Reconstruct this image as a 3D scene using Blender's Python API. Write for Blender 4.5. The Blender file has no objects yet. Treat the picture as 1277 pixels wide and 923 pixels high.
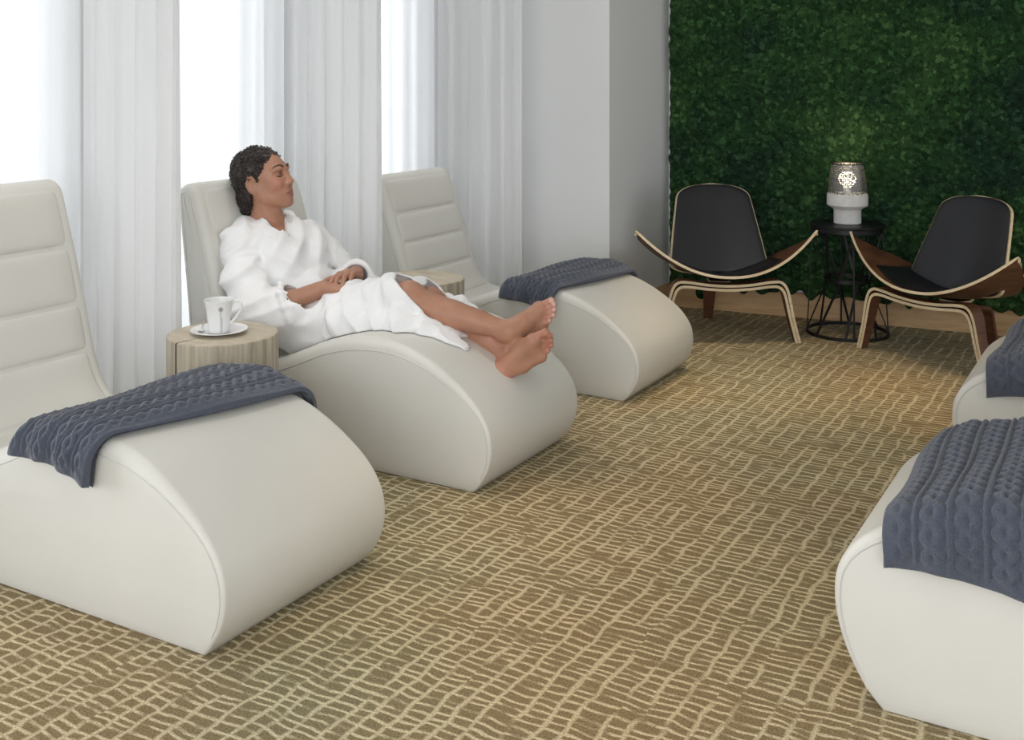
import bpy, bmesh, math, random
import numpy as np
from mathutils import Vector, Matrix

random.seed(7)
rng = np.random.default_rng(7)
sc = bpy.context.scene
COL = sc.collection
PI = math.pi
YAW = math.atan(.583)          # the room axes: x = along a lounger towards its foot, y = along the row, z = up
EYE = 1.36

# ------------------------------------------------------------------ camera, sky, lamps, exposure
cd = bpy.data.cameras.new('camera')
cd.sensor_width = 36
cd.lens = 1400 / 1277 * 36
cd.shift_y = -373 / 1277
cam = bpy.data.objects.new('camera', cd)
cam.location = (0, 0, EYE)
cam.rotation_euler = (PI / 2, 0, YAW)
COL.objects.link(cam)
sc.camera = cam

w = bpy.data.worlds.new('sky')
sc.world = w
w.use_nodes = True
wb = w.node_tree.nodes['Background']
wb.inputs[0].default_value = (.93, .96, 1, 1)
wb.inputs[1].default_value = .75

def area(name, loc, rot, sx, sy, power, col):
    l = bpy.data.lights.new(name, 'AREA')
    l.shape = 'RECTANGLE'
    l.size, l.size_y, l.energy, l.color = sx, sy, power, col
    o = bpy.data.objects.new(name, l)
    o.location, o.rotation_euler = loc, rot
    COL.objects.link(o)
    return o
area('window_daylight', (-4.5, 2.6, 1.45), (0, math.radians(-90), 0), 2.7, 7.5, 200, (.90, .95, 1))
area('rear_fill', (.6, -2.6, 1.6), (math.radians(90), 0, math.radians(8)), 4.5, 2.2, 72, (.95, .97, 1))  # added soft fill from behind the camera; no window is built there

def spot(name, loc, to, power, col, ang, blend, rad):
    l = bpy.data.lights.new(name, 'SPOT')
    l.energy, l.color, l.spot_size, l.spot_blend, l.shadow_soft_size = power, col, math.radians(ang), blend, rad
    o = bpy.data.objects.new(name, l)
    o.location = loc
    o.rotation_euler = (Vector(to) - Vector(loc)).to_track_quat('-Z', 'Y').to_euler()
    COL.objects.link(o)
WARM = (1, .74, .45)
SPOTS = [(-1.25, .7), (-1.25, 2.6), (-1.25, 4.3), (-1.6, 5.0), (-.3, 5.2), (.3, 1.7), (.3, 3.6)]
OVER_FILL = [(-2.78, 2.2), (-2.78, 3.3), (-2.78, 4.5)]  # added spots that brighten the left loungers and the woman from above
for x, y in OVER_FILL:
    spot('overhead_spot', (x, y, 2.70), (x + .25, y, 0), 20, (1, .95, .88), 60, .6, .035)
for i, (x, y) in enumerate(SPOTS):
    spot('overhead_spot', (x, y, 2.70), (x, y, 0), 40, WARM, 44, .8, .05)

vs = sc.view_settings
sc.display_settings.display_device = 'sRGB'
vs.view_transform = 'Standard'
vs.look = 'None'
vs.gamma = 1
vs.use_curve_mapping = False
vs.exposure = 0.68
sc.cycles.use_denoising = True
sc.cycles.max_bounces = 10
sc.cycles.diffuse_bounces = 5
sc.cycles.transmission_bounces = 8
sc.cycles.transparent_max_bounces = 12
sc.cycles.sample_clamp_indirect = 6

# ------------------------------------------------------------------ materials
def newmat(name):
    m = bpy.data.materials.new(name)
    m.use_nodes = True
    nt = m.node_tree
    return m, nt, nt.nodes['Principled BSDF']
def N(nt, t, **kw):
    n = nt.nodes.new(t)
    for k, v in kw.items():
        if k in n.inputs.keys():
            n.inputs[k].default_value = v
        else:
            setattr(n, k, v)
    return n
def L(nt, a, b):
    nt.links.new(a, b)
def ramp(nt, fac, stops):
    r = N(nt, 'ShaderNodeValToRGB')
    e = r.color_ramp.elements
    e[0].position, e[0].color = stops[0][0], (*stops[0][1], 1)
    e[1].position, e[1].color = stops[-1][0], (*stops[-1][1], 1)
    for p, c in stops[1:-1]:
        k = e.new(p)
        k.color = (*c, 1)
    L(nt, fac, r.inputs[0])
    return r.outputs[0]
def math_(nt, op, a, b=None):
    n = N(nt, 'ShaderNodeMath', operation=op)
    for i, v in enumerate((a, b)):
        if v is None:
            continue
        if isinstance(v, (int, float)):
            n.inputs[i].default_value = v
        else:
            L(nt, v, n.inputs[i])
    return n.outputs[0]
def bump(nt, bs, h, strength=.3, dist=.01):
    b = N(nt, 'ShaderNodeBump', Strength=strength, Distance=dist)
    L(nt, h, b.inputs['Height'])
    L(nt, b.outputs[0], bs.inputs['Normal'])
def plain(name, col, rough=.5, metal=0, noise=.0, scale=40, bumpy=0., sheen=0.):
    m, nt, b = newmat(name)
    b.inputs['Roughness'].default_value = rough
    b.inputs['Metallic'].default_value = metal
    b.inputs['Base Color'].default_value = (*col, 1)
    if sheen:
        b.inputs['Sheen Weight'].default_value = sheen
    tc = N(nt, 'ShaderNodeTexCoord')
    nz = N(nt, 'ShaderNodeTexNoise', Scale=scale, Detail=4)
    L(nt, tc.outputs['Object'], nz.inputs['Vector'])
    if noise:
        lo = tuple(c * (1 - noise) for c in col)
        hi = tuple(min(1, c * (1 + noise)) for c in col)
        L(nt, ramp(nt, nz.outputs[0], [(.3, lo), (.7, hi)]), b.inputs['Base Color'])
    if bumpy:
        bump(nt, b, nz.outputs[0], bumpy)
    return m
def wood(name, lo, hi, axis=(1, 14, 14), rough=.45, scale=3):
    m, nt, b = newmat(name)
    b.inputs['Roughness'].default_value = rough
    tc = N(nt, 'ShaderNodeTexCoord')
    mp = N(nt, 'ShaderNodeMapping')
    mp.inputs['Scale'].default_value = axis
    L(nt, tc.outputs['Object'], mp.inputs[0])
    nz = N(nt, 'ShaderNodeTexNoise', Scale=scale, Detail=6, Roughness=.6, Distortion=.4)
    L(nt, mp.outputs[0], nz.inputs['Vector'])
    L(nt, ramp(nt, nz.outputs[0], [(.3, lo), (.7, hi)]), b.inputs['Base Color'])
    bump(nt, b, nz.outputs[0], .08, .004)
    return m
M = {}
M['paint'] = plain('white_paint', (.74, .75, .75), .7, bumpy=.03, scale=120)
M['ceiling'] = plain('ceiling_paint', (.8, .8, .79), .8, bumpy=.03, scale=90)
M['vinyl'] = plain('white_vinyl', (.655, .645, .60), .46, noise=.015, scale=6, bumpy=.015)
M['vinyl_seam'] = plain('vinyl_seam', (.62, .61, .57), .5)
M['knit'] = plain('slate_knit', (.066, .077, .108), .95, noise=.22, scale=260, bumpy=.4, sheen=.3)
M['skin'] = None
M['terry'] = plain('white_terry', (.87, .87, .88), .95, noise=.02, scale=300, bumpy=.25, sheen=.2)
M['china'] = plain('white_china', (.80, .80, .80), .15)
M['ink'] = plain('grey_ink', (.16, .15, .15), .5)
M['steel'] = plain('steel', (.6, .6, .6), .22, 1)
M['gold'] = plain('gold', (.8, .65, .4), .2, 1)
M['black_metal'] = plain('black_metal', (.012, .012, .014), .42, .3, noise=.2)
M['leather'] = plain('black_leather', (.010, .011, .015), .42, noise=.1, scale=60, bumpy=.06)
M['walnut'] = wood('walnut_veneer', (.075, .028, .014), (.17, .07, .035), (2, 2, 12))
M['maple'] = wood('pale_ply_edge', (.58, .46, .29), (.74, .62, .42), (3, 3, 30))
M['oak'] = wood('oak_board', (.50, .31, .15), (.68, .46, .25), (1.2, 14, 14))
M['log'] = wood('weathered_log_side', (.28, .24, .18), (.55, .49, .39), (14, 14, .8), .7)
M['log_top'] = wood('weathered_log_top', (.42, .36, .27), (.58, .51, .40), (3, 9, 3), .6)
M['crack'] = plain('log_crack', (.035, .03, .026), .9, noise=.2)
M['concrete'] = plain('white_concrete', (.66, .66, .64), .8, noise=.08, scale=30, bumpy=.15)
M['hair'] = plain('dark_brown_hair', (.030, .021, .018), .42, noise=.45, scale=90, bumpy=.3)
M['brow'] = plain('brow_hair', (.035, .02, .014), .7)
M['nail'] = plain('nail', (.62, .40, .32), .3)
M['frame'] = plain('window_frame_paint', (.62, .63, .64), .5)
M['lampbody'] = plain('downlight_trim', (.8, .8, .8), .4)

def skin_mat():
    m, nt, b = newmat('warm_brown_skin')
    b.inputs['Roughness'].default_value = .48
    a = N(nt, 'ShaderNodeAttribute', attribute_name='tone')
    tc = N(nt, 'ShaderNodeTexCoord')
    nz = N(nt, 'ShaderNodeTexNoise', Scale=22, Detail=3)
    L(nt, tc.outputs['Object'], nz.inputs['Vector'])
    r = ramp(nt, nz.outputs[0], [(.3, (.92, .91, .9)), (.7, (1.06, 1.05, 1.04))])
    mx = N(nt, 'ShaderNodeMix', data_type='RGBA', blend_type='MULTIPLY')
    mx.inputs[0].default_value = 1
    L(nt, a.outputs['Color'], mx.inputs[6])
    L(nt, r, mx.inputs[7])
    L(nt, mx.outputs[2], b.inputs['Base Color'])
    b.inputs['Subsurface Weight'].default_value = .12
    b.inputs['Subsurface Radius'].default_value = (.02, .008, .004)
    b.inputs['Subsurface Scale'].default_value = .35
    return m
M['skin'] = skin_mat()

def cloth_mat(name, col, trans):
    m, nt, b = newmat(name)
    out = nt.nodes['Material Output']
    d = N(nt, 'ShaderNodeBsdfDiffuse')
    d.inputs[0].default_value = (*col, 1)
    t = N(nt, 'ShaderNodeBsdfTranslucent')
    t.inputs[0].default_value = (*col, 1)
    mx = N(nt, 'ShaderNodeMixShader')
    mx.inputs[0].default_value = trans
    L(nt, d.outputs[0], mx.inputs[1])
    L(nt, t.outputs[0], mx.inputs[2])
    tc = N(nt, 'ShaderNodeTexCoord')
    mp = N(nt, 'ShaderNodeMapping')
    mp.inputs['Scale'].default_value = (60, 60, 220)
    L(nt, tc.outputs['Object'], mp.inputs[0])
    nz = N(nt, 'ShaderNodeTexNoise', Scale=4, Detail=2)
    L(nt, mp.outputs[0], nz.inputs['Vector'])
    bp = N(nt, 'ShaderNodeBump', Strength=.08, Distance=.002)
    L(nt, nz.outputs[0], bp.inputs['Height'])
    L(nt, bp.outputs[0], d.inputs['Normal'])
    L(nt, mx.outputs[0], out.inputs[0])
    nt.nodes.remove(b)
    return m
M['sheer'] = cloth_mat('sheer_white_voile', (.72, .72, .72), .52)
M['drape'] = cloth_mat('white_drape', (.88, .88, .88), .54)

def glass_mat():
    m, nt, b = newmat('window_glass')
    out = nt.nodes['Material Output']
    t = N(nt, 'ShaderNodeBsdfTransparent')
    g = N(nt, 'ShaderNodeBsdfGlossy', Roughness=.02)
    f = N(nt, 'ShaderNodeFresnel', IOR=1.45)
    mx = N(nt, 'ShaderNodeMixShader')
    L(nt, f.outputs[0], mx.inputs[0])
    L(nt, t.outputs[0], mx.inputs[1])
    L(nt, g.outputs[0], mx.inputs[2])
    L(nt, mx.outputs[0], out.inputs[0])
    nt.nodes.remove(b)
    return m
M['glass'] = glass_mat()

def shade_mat():
    m, nt, b = newmat('perforated_metal')
    b.inputs['Base Color'].default_value = (.22, .22, .22, 1)
    b.inputs['Metallic'].default_value = .7
    b.inputs['Roughness'].default_value = .4
    out = nt.nodes['Material Output']
    uv = N(nt, 'ShaderNodeUVMap', uv_map='UVMap')
    v = N(nt, 'ShaderNodeTexVoronoi', Scale=1, Randomness=.45)
    mp = N(nt, 'ShaderNodeMapping')
    mp.inputs['Scale'].default_value = (62, 15, 1)
    L(nt, uv.outputs[0], mp.inputs[0])
    L(nt, mp.outputs[0], v.inputs['Vector'])
    hole = math_(nt, 'LESS_THAN', v.outputs['Distance'], .42)
    t = N(nt, 'ShaderNodeBsdfTransparent')
    mx = N(nt, 'ShaderNodeMixShader')
    L(nt, hole, mx.inputs[0])
    L(nt, b.outputs[0], mx.inputs[1])
    L(nt, t.outputs[0], mx.inputs[2])
    L(nt, mx.outputs[0], out.inputs[0])
    return m
M['perforated'] = shade_mat()

def emit(name, col, s):
    m, nt, b = newmat(name)
    b.inputs['Base Color'].default_value = (.9, .9, .85, 1)
    b.inputs['Emission Color'].default_value = (*col, 1)
    b.inputs['Emission Strength'].default_value = s
    return m
M['bulb'] = emit('warm_bulb', (1, .82, .55), 1.7)
M['downlight'] = emit('downlight_lens', (1, .8, .55), 6)
M['frosted'] = plain('frosted_glass', (.85, .83, .78), .3)

def carpet_mat():
    m, nt, b = newmat('patterned_carpet')
    b.inputs['Roughness'].default_value = 1
    b.inputs['Specular IOR Level'].default_value = .1
    tc = N(nt, 'ShaderNodeTexCoord')
    P = tc.outputs['Object']
    wn = N(nt, 'ShaderNodeTexNoise', Scale=9, Detail=2)
    L(nt, P, wn.inputs['Vector'])
    sub = N(nt, 'ShaderNodeVectorMath', operation='SUBTRACT')
    L(nt, wn.outputs['Color'], sub.inputs[0])
    sub.inputs[1].default_value = (.5, .5, .5)
    scl = N(nt, 'ShaderNodeVectorMath', operation='SCALE')
    scl.inputs['Scale'].default_value = .042
    L(nt, sub.outputs[0], scl.inputs[0])
    add = N(nt, 'ShaderNodeVectorMath', operation='ADD')
    L(nt, P, add.inputs[0])
    L(nt, scl.outputs[0], add.inputs[1])
    sx = N(nt, 'ShaderNodeSeparateXYZ')
    L(nt, add.outputs[0], sx.inputs[0])
    X, Y = sx.outputs[0], sx.outputs[1]
    def v1(w_in, scale, feat):
        v = N(nt, 'ShaderNodeTexVoronoi', voronoi_dimensions='1D', feature=feat)
        v.inputs['Scale'].default_value = scale
        v.inputs['Randomness'].default_value = .8
        L(nt, w_in, v.inputs['W'])
        return v
    # long ribs along the row, broken rungs between neighbouring ribs
    e1 = v1(X, 18, 'DISTANCE_TO_EDGE')
    c1 = v1(X, 18, 'F1')
    rnd = N(nt, 'ShaderNodeSeparateColor')
    L(nt, c1.outputs['Color'], rnd.inputs[0])
    w2 = math_(nt, 'ADD', Y, math_(nt, 'MULTIPLY', rnd.outputs[0], 37.0))
    e2 = v1(w2, 36, 'DISTANCE_TO_EDGE')
    c2 = v1(w2, 36, 'F1')
    rnd2 = N(nt, 'ShaderNodeSeparateColor')
    L(nt, c2.outputs['Color'], rnd2.inputs[0])
    # some ribs are missing along parts of their length
    gate = N(nt, 'ShaderNodeTexNoise', Scale=7, Detail=1)
    L(nt, P, gate.inputs['Vector'])
    g = ramp(nt, gate.outputs[0], [(.34, (.05, .05, .05)), (.48, (1, 1, 1))])
    l1 = ramp(nt, e1.outputs['Distance'], [(.05, (1, 1, 1)), (.15, (0, 0, 0))])
    l1 = math_(nt, 'MULTIPLY', math_(nt, 'MULTIPLY', l1, g), .88)
    l2 = ramp(nt, e2.outputs['Distance'], [(.09, (1, 1, 1)), (.22, (0, 0, 0))])
    gate2 = N(nt, 'ShaderNodeTexNoise', Scale=16, Detail=2)
    L(nt, P, gate2.inputs['Vector'])
    l2 = math_(nt, 'MULTIPLY', l2, ramp(nt, gate2.outputs[0], [(.36, (.25, .25, .25)), (.50, (1, 1, 1))]))
    line = math_(nt, 'MAXIMUM', l1, l2)
    tuft = N(nt, 'ShaderNodeTexNoise', Scale=210, Detail=4, Roughness=.7)
    L(nt, P, tuft.inputs['Vector'])
    big = N(nt, 'ShaderNodeTexNoise', Scale=1.1, Detail=2)
    L(nt, P, big.inputs['Vector'])
    hue = ramp(nt, big.outputs[0], [(.38, (.23, .198, .115)), (.62, (.27, .195, .105))])
    hue2 = ramp(nt, big.outputs[0], [(.38, (.60, .54, .365)), (.62, (.64, .53, .34))])
    mx = N(nt, 'ShaderNodeMix', data_type='RGBA')
    L(nt, line, mx.inputs[0])
    L(nt, hue, mx.inputs[6])
    L(nt, hue2, mx.inputs[7])
    tr = ramp(nt, tuft.outputs[0], [(.3, (.45, .45, .45)), (.7, (1.5, 1.5, 1.5))])
    mu = N(nt, 'ShaderNodeMix', data_type='RGBA', blend_type='MULTIPLY')
    mu.inputs[0].default_value = 1
    L(nt, mx.outputs[2], mu.inputs[6])
    L(nt, tr, mu.inputs[7])
    L(nt, mu.outputs[2], b.inputs['Base Color'])
    h = math_(nt, 'ADD', math_(nt, 'MULTIPLY', line, .8), tuft.outputs[0])
    bump(nt, b, h, .55, .006)
    return m
M['carpet'] = carpet_mat()

def moss_mat():
    m, nt, b = newmat('green_moss')
    b.inputs['Roughness'].default_value = .95
    b.inputs['Specular IOR Level'].default_value = .15
    tc = N(nt, 'ShaderNodeTexCoord')
    P = tc.outputs['Object']
    n1 = N(nt, 'ShaderNodeTexNoise', Scale=2.2, Detail=4, Roughness=.65)
    L(nt, P, n1.inputs['Vector'])
    v = N(nt, 'ShaderNodeTexVoronoi', Scale=46, Randomness=1)
    L(nt, P, v.inputs['Vector'])
    c1 = ramp(nt, n1.outputs[0], [(.32, (.014, .038, .022)), (.5, (.024, .066, .022)), (.68, (.044, .100, .034))])
    sep = N(nt, 'ShaderNodeSeparateColor')
    L(nt, v.outputs['Color'], sep.inputs[0])
    c2 = ramp(nt, sep.outputs[0], [(0, (.5, .55, .55)), (.80, (1.2, 1.2, 1.15)), (1, (2.6, 2.2, 2.2))])
    n2 = N(nt, 'ShaderNodeTexNoise', Scale=160, Detail=3)
    L(nt, P, n2.inputs['Vector'])
    c3 = ramp(nt, n2.outputs[0], [(.3, (.5, .5, .5)), (.7, (1.5, 1.5, 1.5))])
    a = N(nt, 'ShaderNodeMix', data_type='RGBA', blend_type='MULTIPLY')
    a.inputs[0].default_value = 1
    L(nt, c1, a.inputs[6])
    L(nt, c2, a.inputs[7])
    d = N(nt, 'ShaderNodeMix', data_type='RGBA', blend_type='MULTIPLY')
    d.inputs[0].default_value = 1
    L(nt, a.outputs[2], d.inputs[6])
    L(nt, c3, d.inputs[7])
    L(nt, d.outputs[2], b.inputs['Base Color'])
    bump(nt, b, n2.outputs[0], .8, .01)
    return m
M['moss'] = moss_mat()

# ------------------------------------------------------------------ object helpers
def tag(o, label=None, cat=None, group=None, kind=None):
    for k, v in (('label', label), ('category', cat), ('group', group), ('kind', kind)):
        if v:
            o[k] = v
    return o
def mesh_obj(name, verts, faces, mats, parent=None, smooth=True, fmat=None, uvs=None):
    me = bpy.data.meshes.new(name)
    me.from_pydata([tuple(map(float, v)) for v in verts], [], [tuple(map(int, f)) for f in faces])
    for m in (mats if isinstance(mats, (list, tuple)) else [mats]):
        me.materials.append(m)
    if fmat is not None:
        me.polygons.foreach_set('material_index', np.asarray(fmat, dtype=np.int32))
    if smooth:
        me.polygons.foreach_set('use_smooth', np.ones(len(me.polygons), dtype=bool))
    if uvs is not None:
        ul = me.uv_layers.new(name='UVMap')
        vi = np.empty(len(me.loops), dtype=np.int32)
        me.loops.foreach_get('vertex_index', vi)
        ul.data.foreach_set('uv', np.asarray(uvs, dtype=np.float32)[vi].ravel())
    me.validate()
    me.update()
    o = bpy.data.objects.new(name, me)
    COL.objects.link(o)
    if parent:
        o.parent = parent
    return o
def fix_normals(o):
    bm = bmesh.new()
    bm.from_mesh(o.data)
    bmesh.ops.recalc_face_normals(bm, faces=bm.faces)
    bm.to_mesh(o.data)
    bm.free()
    return o
def sharp(o, deg=35):
    a = math.radians(deg)
    bm = bmesh.new()
    bm.from_mesh(o.data)
    for e in bm.edges:
        if len(e.link_faces) == 2 and e.calc_face_angle(0) > a:
            e.smooth = False
    bm.to_mesh(o.data)
    bm.free()
    return o
def empty(name, loc=(0, 0, 0), rz=0, label=None, cat=None, group=None):
    o = bpy.data.objects.new(name, None)
    o.location = loc
    o.rotation_euler = (0, 0, rz)
    o.empty_display_size = .1
    COL.objects.link(o)
    return tag(o, label, cat, group)
def copy_tree(o, parent=None):
    c = o.copy()
    COL.objects.link(c)
    c.parent = parent
    for ch in list(o.children):
        copy_tree(ch, c)
    return c
class MB:
    def __init__(s):
        s.v, s.f, s.m = [], [], []
    def add(s, v, f, m=0):
        k = len(s.v)
        s.v += [tuple(p) for p in v]
        s.f += [tuple(i + k for i in q) for q in f]
        s.m += [m] * len(f)
    def box(s, lo, hi, m=0):
        x0, y0, z0 = lo
        x1, y1, z1 = hi
        s.add([(x0, y0, z0), (x1, y0, z0), (x1, y1, z0), (x0, y1, z0), (x0, y0, z1), (x1, y0, z1), (x1, y1, z1), (x0, y1, z1)],
              [(0, 3, 2, 1), (4, 5, 6, 7), (0, 1, 5, 4), (1, 2, 6, 5), (2, 3, 7, 6), (3, 0, 4, 7)], m)
    def prism(s, pts, z0, z1, m=0):
        n = len(pts)
        s.add([(x, y, z0) for x, y in pts] + [(x, y, z1) for x, y in pts],
              [tuple(range(n - 1, -1, -1)), tuple(range(n, 2 * n))] + [(i, (i + 1) % n, n + (i + 1) % n, n + i) for i in range(n)], m)
    def tube(s, pts, r, n=8, m=0, closed=False):
        P = [Vector(p) for p in pts]
        rr = r if isinstance(r, (list, tuple, np.ndarray)) else [r] * len(P)
        k = len(P)
        ref = None
        V = []
        for i in range(k):
            if closed:
                t = (P[(i + 1) % k] - P[i - 1]).normalized()
            else:
                t = (P[min(i + 1, k - 1)] - P[max(i - 1, 0)]).normalized()
            if ref is None:
                ref = Vector((0, 0, 1)) if abs(t.z) < .9 else Vector((1, 0, 0))
            b = (ref - t * ref.dot(t)).normalized()
            ref = b
            c = t.cross(b)
            for j in range(n):
                a = 2 * PI * j / n
                V.append(P[i] + (b * math.cos(a) + c * math.sin(a)) * rr[i])
        F = []
        for i in range(k if closed else k - 1):
            i2 = (i + 1) % k
            for j in range(n):
                j2 = (j + 1) % n
                F.append((i * n + j, i * n + j2, i2 * n + j2, i2 * n + j))
        if not closed:
            F += [tuple(range(n - 1, -1, -1)), tuple((k - 1) * n + j for j in range(n))]
        s.add(V, F, m)
    def lathe(s, prof, n=48, m=0, c=(0, 0)):
        V = []
        for r, z in prof:
            for j in range(n):
                a = 2 * PI * j / n
                V.append((c[0] + r * math.cos(a), c[1] + r * math.sin(a), z))
        F = []
        for i in range(len(prof) - 1):
            for j in range(n):
                j2 = (j + 1) % n
                F.append((i * n + j, i * n + j2, (i + 1) * n + j2, (i + 1) * n + j))
        s.add(V, F, m)
    def build(s, name, mats, parent=None, smooth=True, deg=35):
        o = mesh_obj(name, s.v, s.f, mats, parent, smooth, s.m)
        fix_normals(o)
        if smooth:
            sharp(o, deg)
        return o
def catmull(pts, per=8, closed=False):
    P = np.array(pts, float)
    n = len(P)
    out = []
    for i in range(n if closed else n - 1):
        if closed:
            p0, p1, p2, p3 = P[i - 1], P[i], P[(i + 1) % n], P[(i + 2) % n]
        else:
            p1, p2 = P[i], P[i + 1]
            p0 = P[i - 1] if i else 2 * p1 - p2
            p3 = P[i + 2] if i + 2 < n else 2 * p2 - p1
        for k in range(per):
            t = k / per
            out.append(.5 * (2 * p1 + (p2 - p0) * t + (2 * p0 - 5 * p1 + 4 * p2 - p3) * t * t + (3 * p1 - p0 - 3 * p2 + p3) * t ** 3))
    if not closed:
        out.append(P[-1])
    return np.array(out)
def resample(P, n):
    P = np.asarray(P, float)
    d = np.r_[0, np.cumsum(np.linalg.norm(np.diff(P, axis=0), axis=1))]
    t = np.linspace(0, d[-1], n)
    return np.stack([np.interp(t, d, P[:, k]) for k in range(P.shape[1])], 1)
def normals2(P):
    T = np.gradient(P, axis=0)
    T /= np.linalg.norm(T, axis=1)[:, None] + 1e-9
    return np.stack([T[:, 1], -T[:, 0]], 1)

cY, sY = math.cos(YAW), math.sin(YAW)
CAM_R = Vector((cY, sY, 0))           # directions of the view, used to orient real things towards the viewer
CAM_T = Vector((sY, -cY, 0))

# ------------------------------------------------------------------ the setting
FLOOR_X, FLOOR_Y = (-4.2, 4.0), (-3.2, 7.6)
CEIL = 2.78
fl = MB()
fl.box((FLOOR_X[0], FLOOR_Y[0], -.06), (FLOOR_X[1], FLOOR_Y[1], 0))
tag(fl.build('floor', M['carpet'], smooth=False), kind='structure')
ce = MB()
ce.box((FLOOR_X[0], FLOOR_Y[0], CEIL), (FLOOR_X[1], FLOOR_Y[1], CEIL + .1))
tag(ce.build('ceiling', M['ceiling'], smooth=False), kind='structure')

CORNER = Vector((-2.500, 6.090))        # where the pier meets the moss wall
PIER = Vector((-2.560, 5.420))
mdir = Vector((-.800 - CORNER.x, 6.262 - CORNER.y)).normalized()   # the moss wall runs this way
mnor = Vector((mdir.y, -mdir.x))                                  # into the room
WINX = -3.78                            # window wall, room face
# pier: a white return wall, its near face turned to the loungers
pr = MB()
pr.prism([tuple(PIER), tuple(CORNER), tuple(CORNER - mnor * .2 - mdir * .02), (WINX - .16, 6.4), (WINX - .16, 5.42)], 0, CEIL)
tag(pr.build('wall_left', M['paint'], smooth=False), kind='structure')
# wall behind the moss
ML = 4.6
a0 = CORNER + mdir * .002
b0 = CORNER + mdir * ML
mw = MB()
mw.prism([tuple(a0), tuple(b0), tuple(b0 - mnor * .18), tuple(a0 - mnor * .18)], 0, CEIL)
tag(mw.build('wall_back', M['paint'], smooth=False), kind='structure')
def board(name, p, q, n, h, t):
    d = (q - p).normalized()
    b = MB()
    k = .006
    L_ = (q - p).length
    prof = [(0, 0), (t, 0), (t, h - k), (t - k, h), (0, h)]
    V = []
    for e in (p, q):
        for u, z in prof:
            V.append((e.x + n.x * u, e.y + n.y * u, z))
    b.add(V, [(0, 1, 2, 3, 4), (9, 8, 7, 6, 5)] + [(i, 5 + i, 5 + (i + 1) % 5, (i + 1) % 5) for i in range(5)])
    return tag(b.build(name, M['oak'], smooth=False), kind='structure')
board('baseboard_back', CORNER + mdir * .02 + mnor * .001, b0 + mnor * .001, mnor, .135, .018)
pd = (CORNER - PIER).normalized()
pn = Vector((pd.y, -pd.x))
board('baseboard_left', PIER + pn * .001, CORNER - pd * .0 + pn * .001, pn, .13, .018)

# window wall: solid strips below the ceiling and between floor-to-ceiling windows
ww = MB()
ww.box((WINX - .16, FLOOR_Y[0], 2.62), (WINX, 5.42, CEIL))
BAYS = [(-2.05, -.88), (-.78, .37), (.47, 1.55), (1.65, 2.74), (2.86, 3.91), (4.03, 5.08)]
edges = [FLOOR_Y[0]] + [v for b in BAYS for v in b] + [5.42]
for i in range(0, len(edges), 2):
    ww.box((WINX - .16, edges[i], 0), (WINX, edges[i + 1], 2.62))
tag(ww.build('wall_window', M['paint'], smooth=False), kind='structure')
for i, (y0, y1) in enumerate(BAYS):
    fr = MB()
    x0, x1 = WINX - .12, WINX - .05
    t = .05
    fr.box((x0, y0, 0.0), (x1, y1, t))
    fr.box((x0, y0, 2.62 - t), (x1, y1, 2.62))
    fr.box((x0, y0, t), (x1, y0 + t, 2.62 - t))
    fr.box((x0, y1 - t, t), (x1, y1, 2.62 - t))
    f = tag(fr.build(f'window_{i + 1}', M['frame'], smooth=False), kind='structure')
    gl = MB()
    gl.box((WINX - .09, y0 + t, t), (WINX - .084, y1 - t, 2.62 - t))
    gl.build('pane', M['glass'], f, smooth=False)
# ground outside the windows
gr = MB()
gr.box((-12, -8, -.3), (WINX - .5, 12, -.2))
tag(gr.build('terrace_ground', plain('pale_paving', (.6, .59, .57), .9, noise=.1, scale=3), smooth=False), kind='structure')

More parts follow.
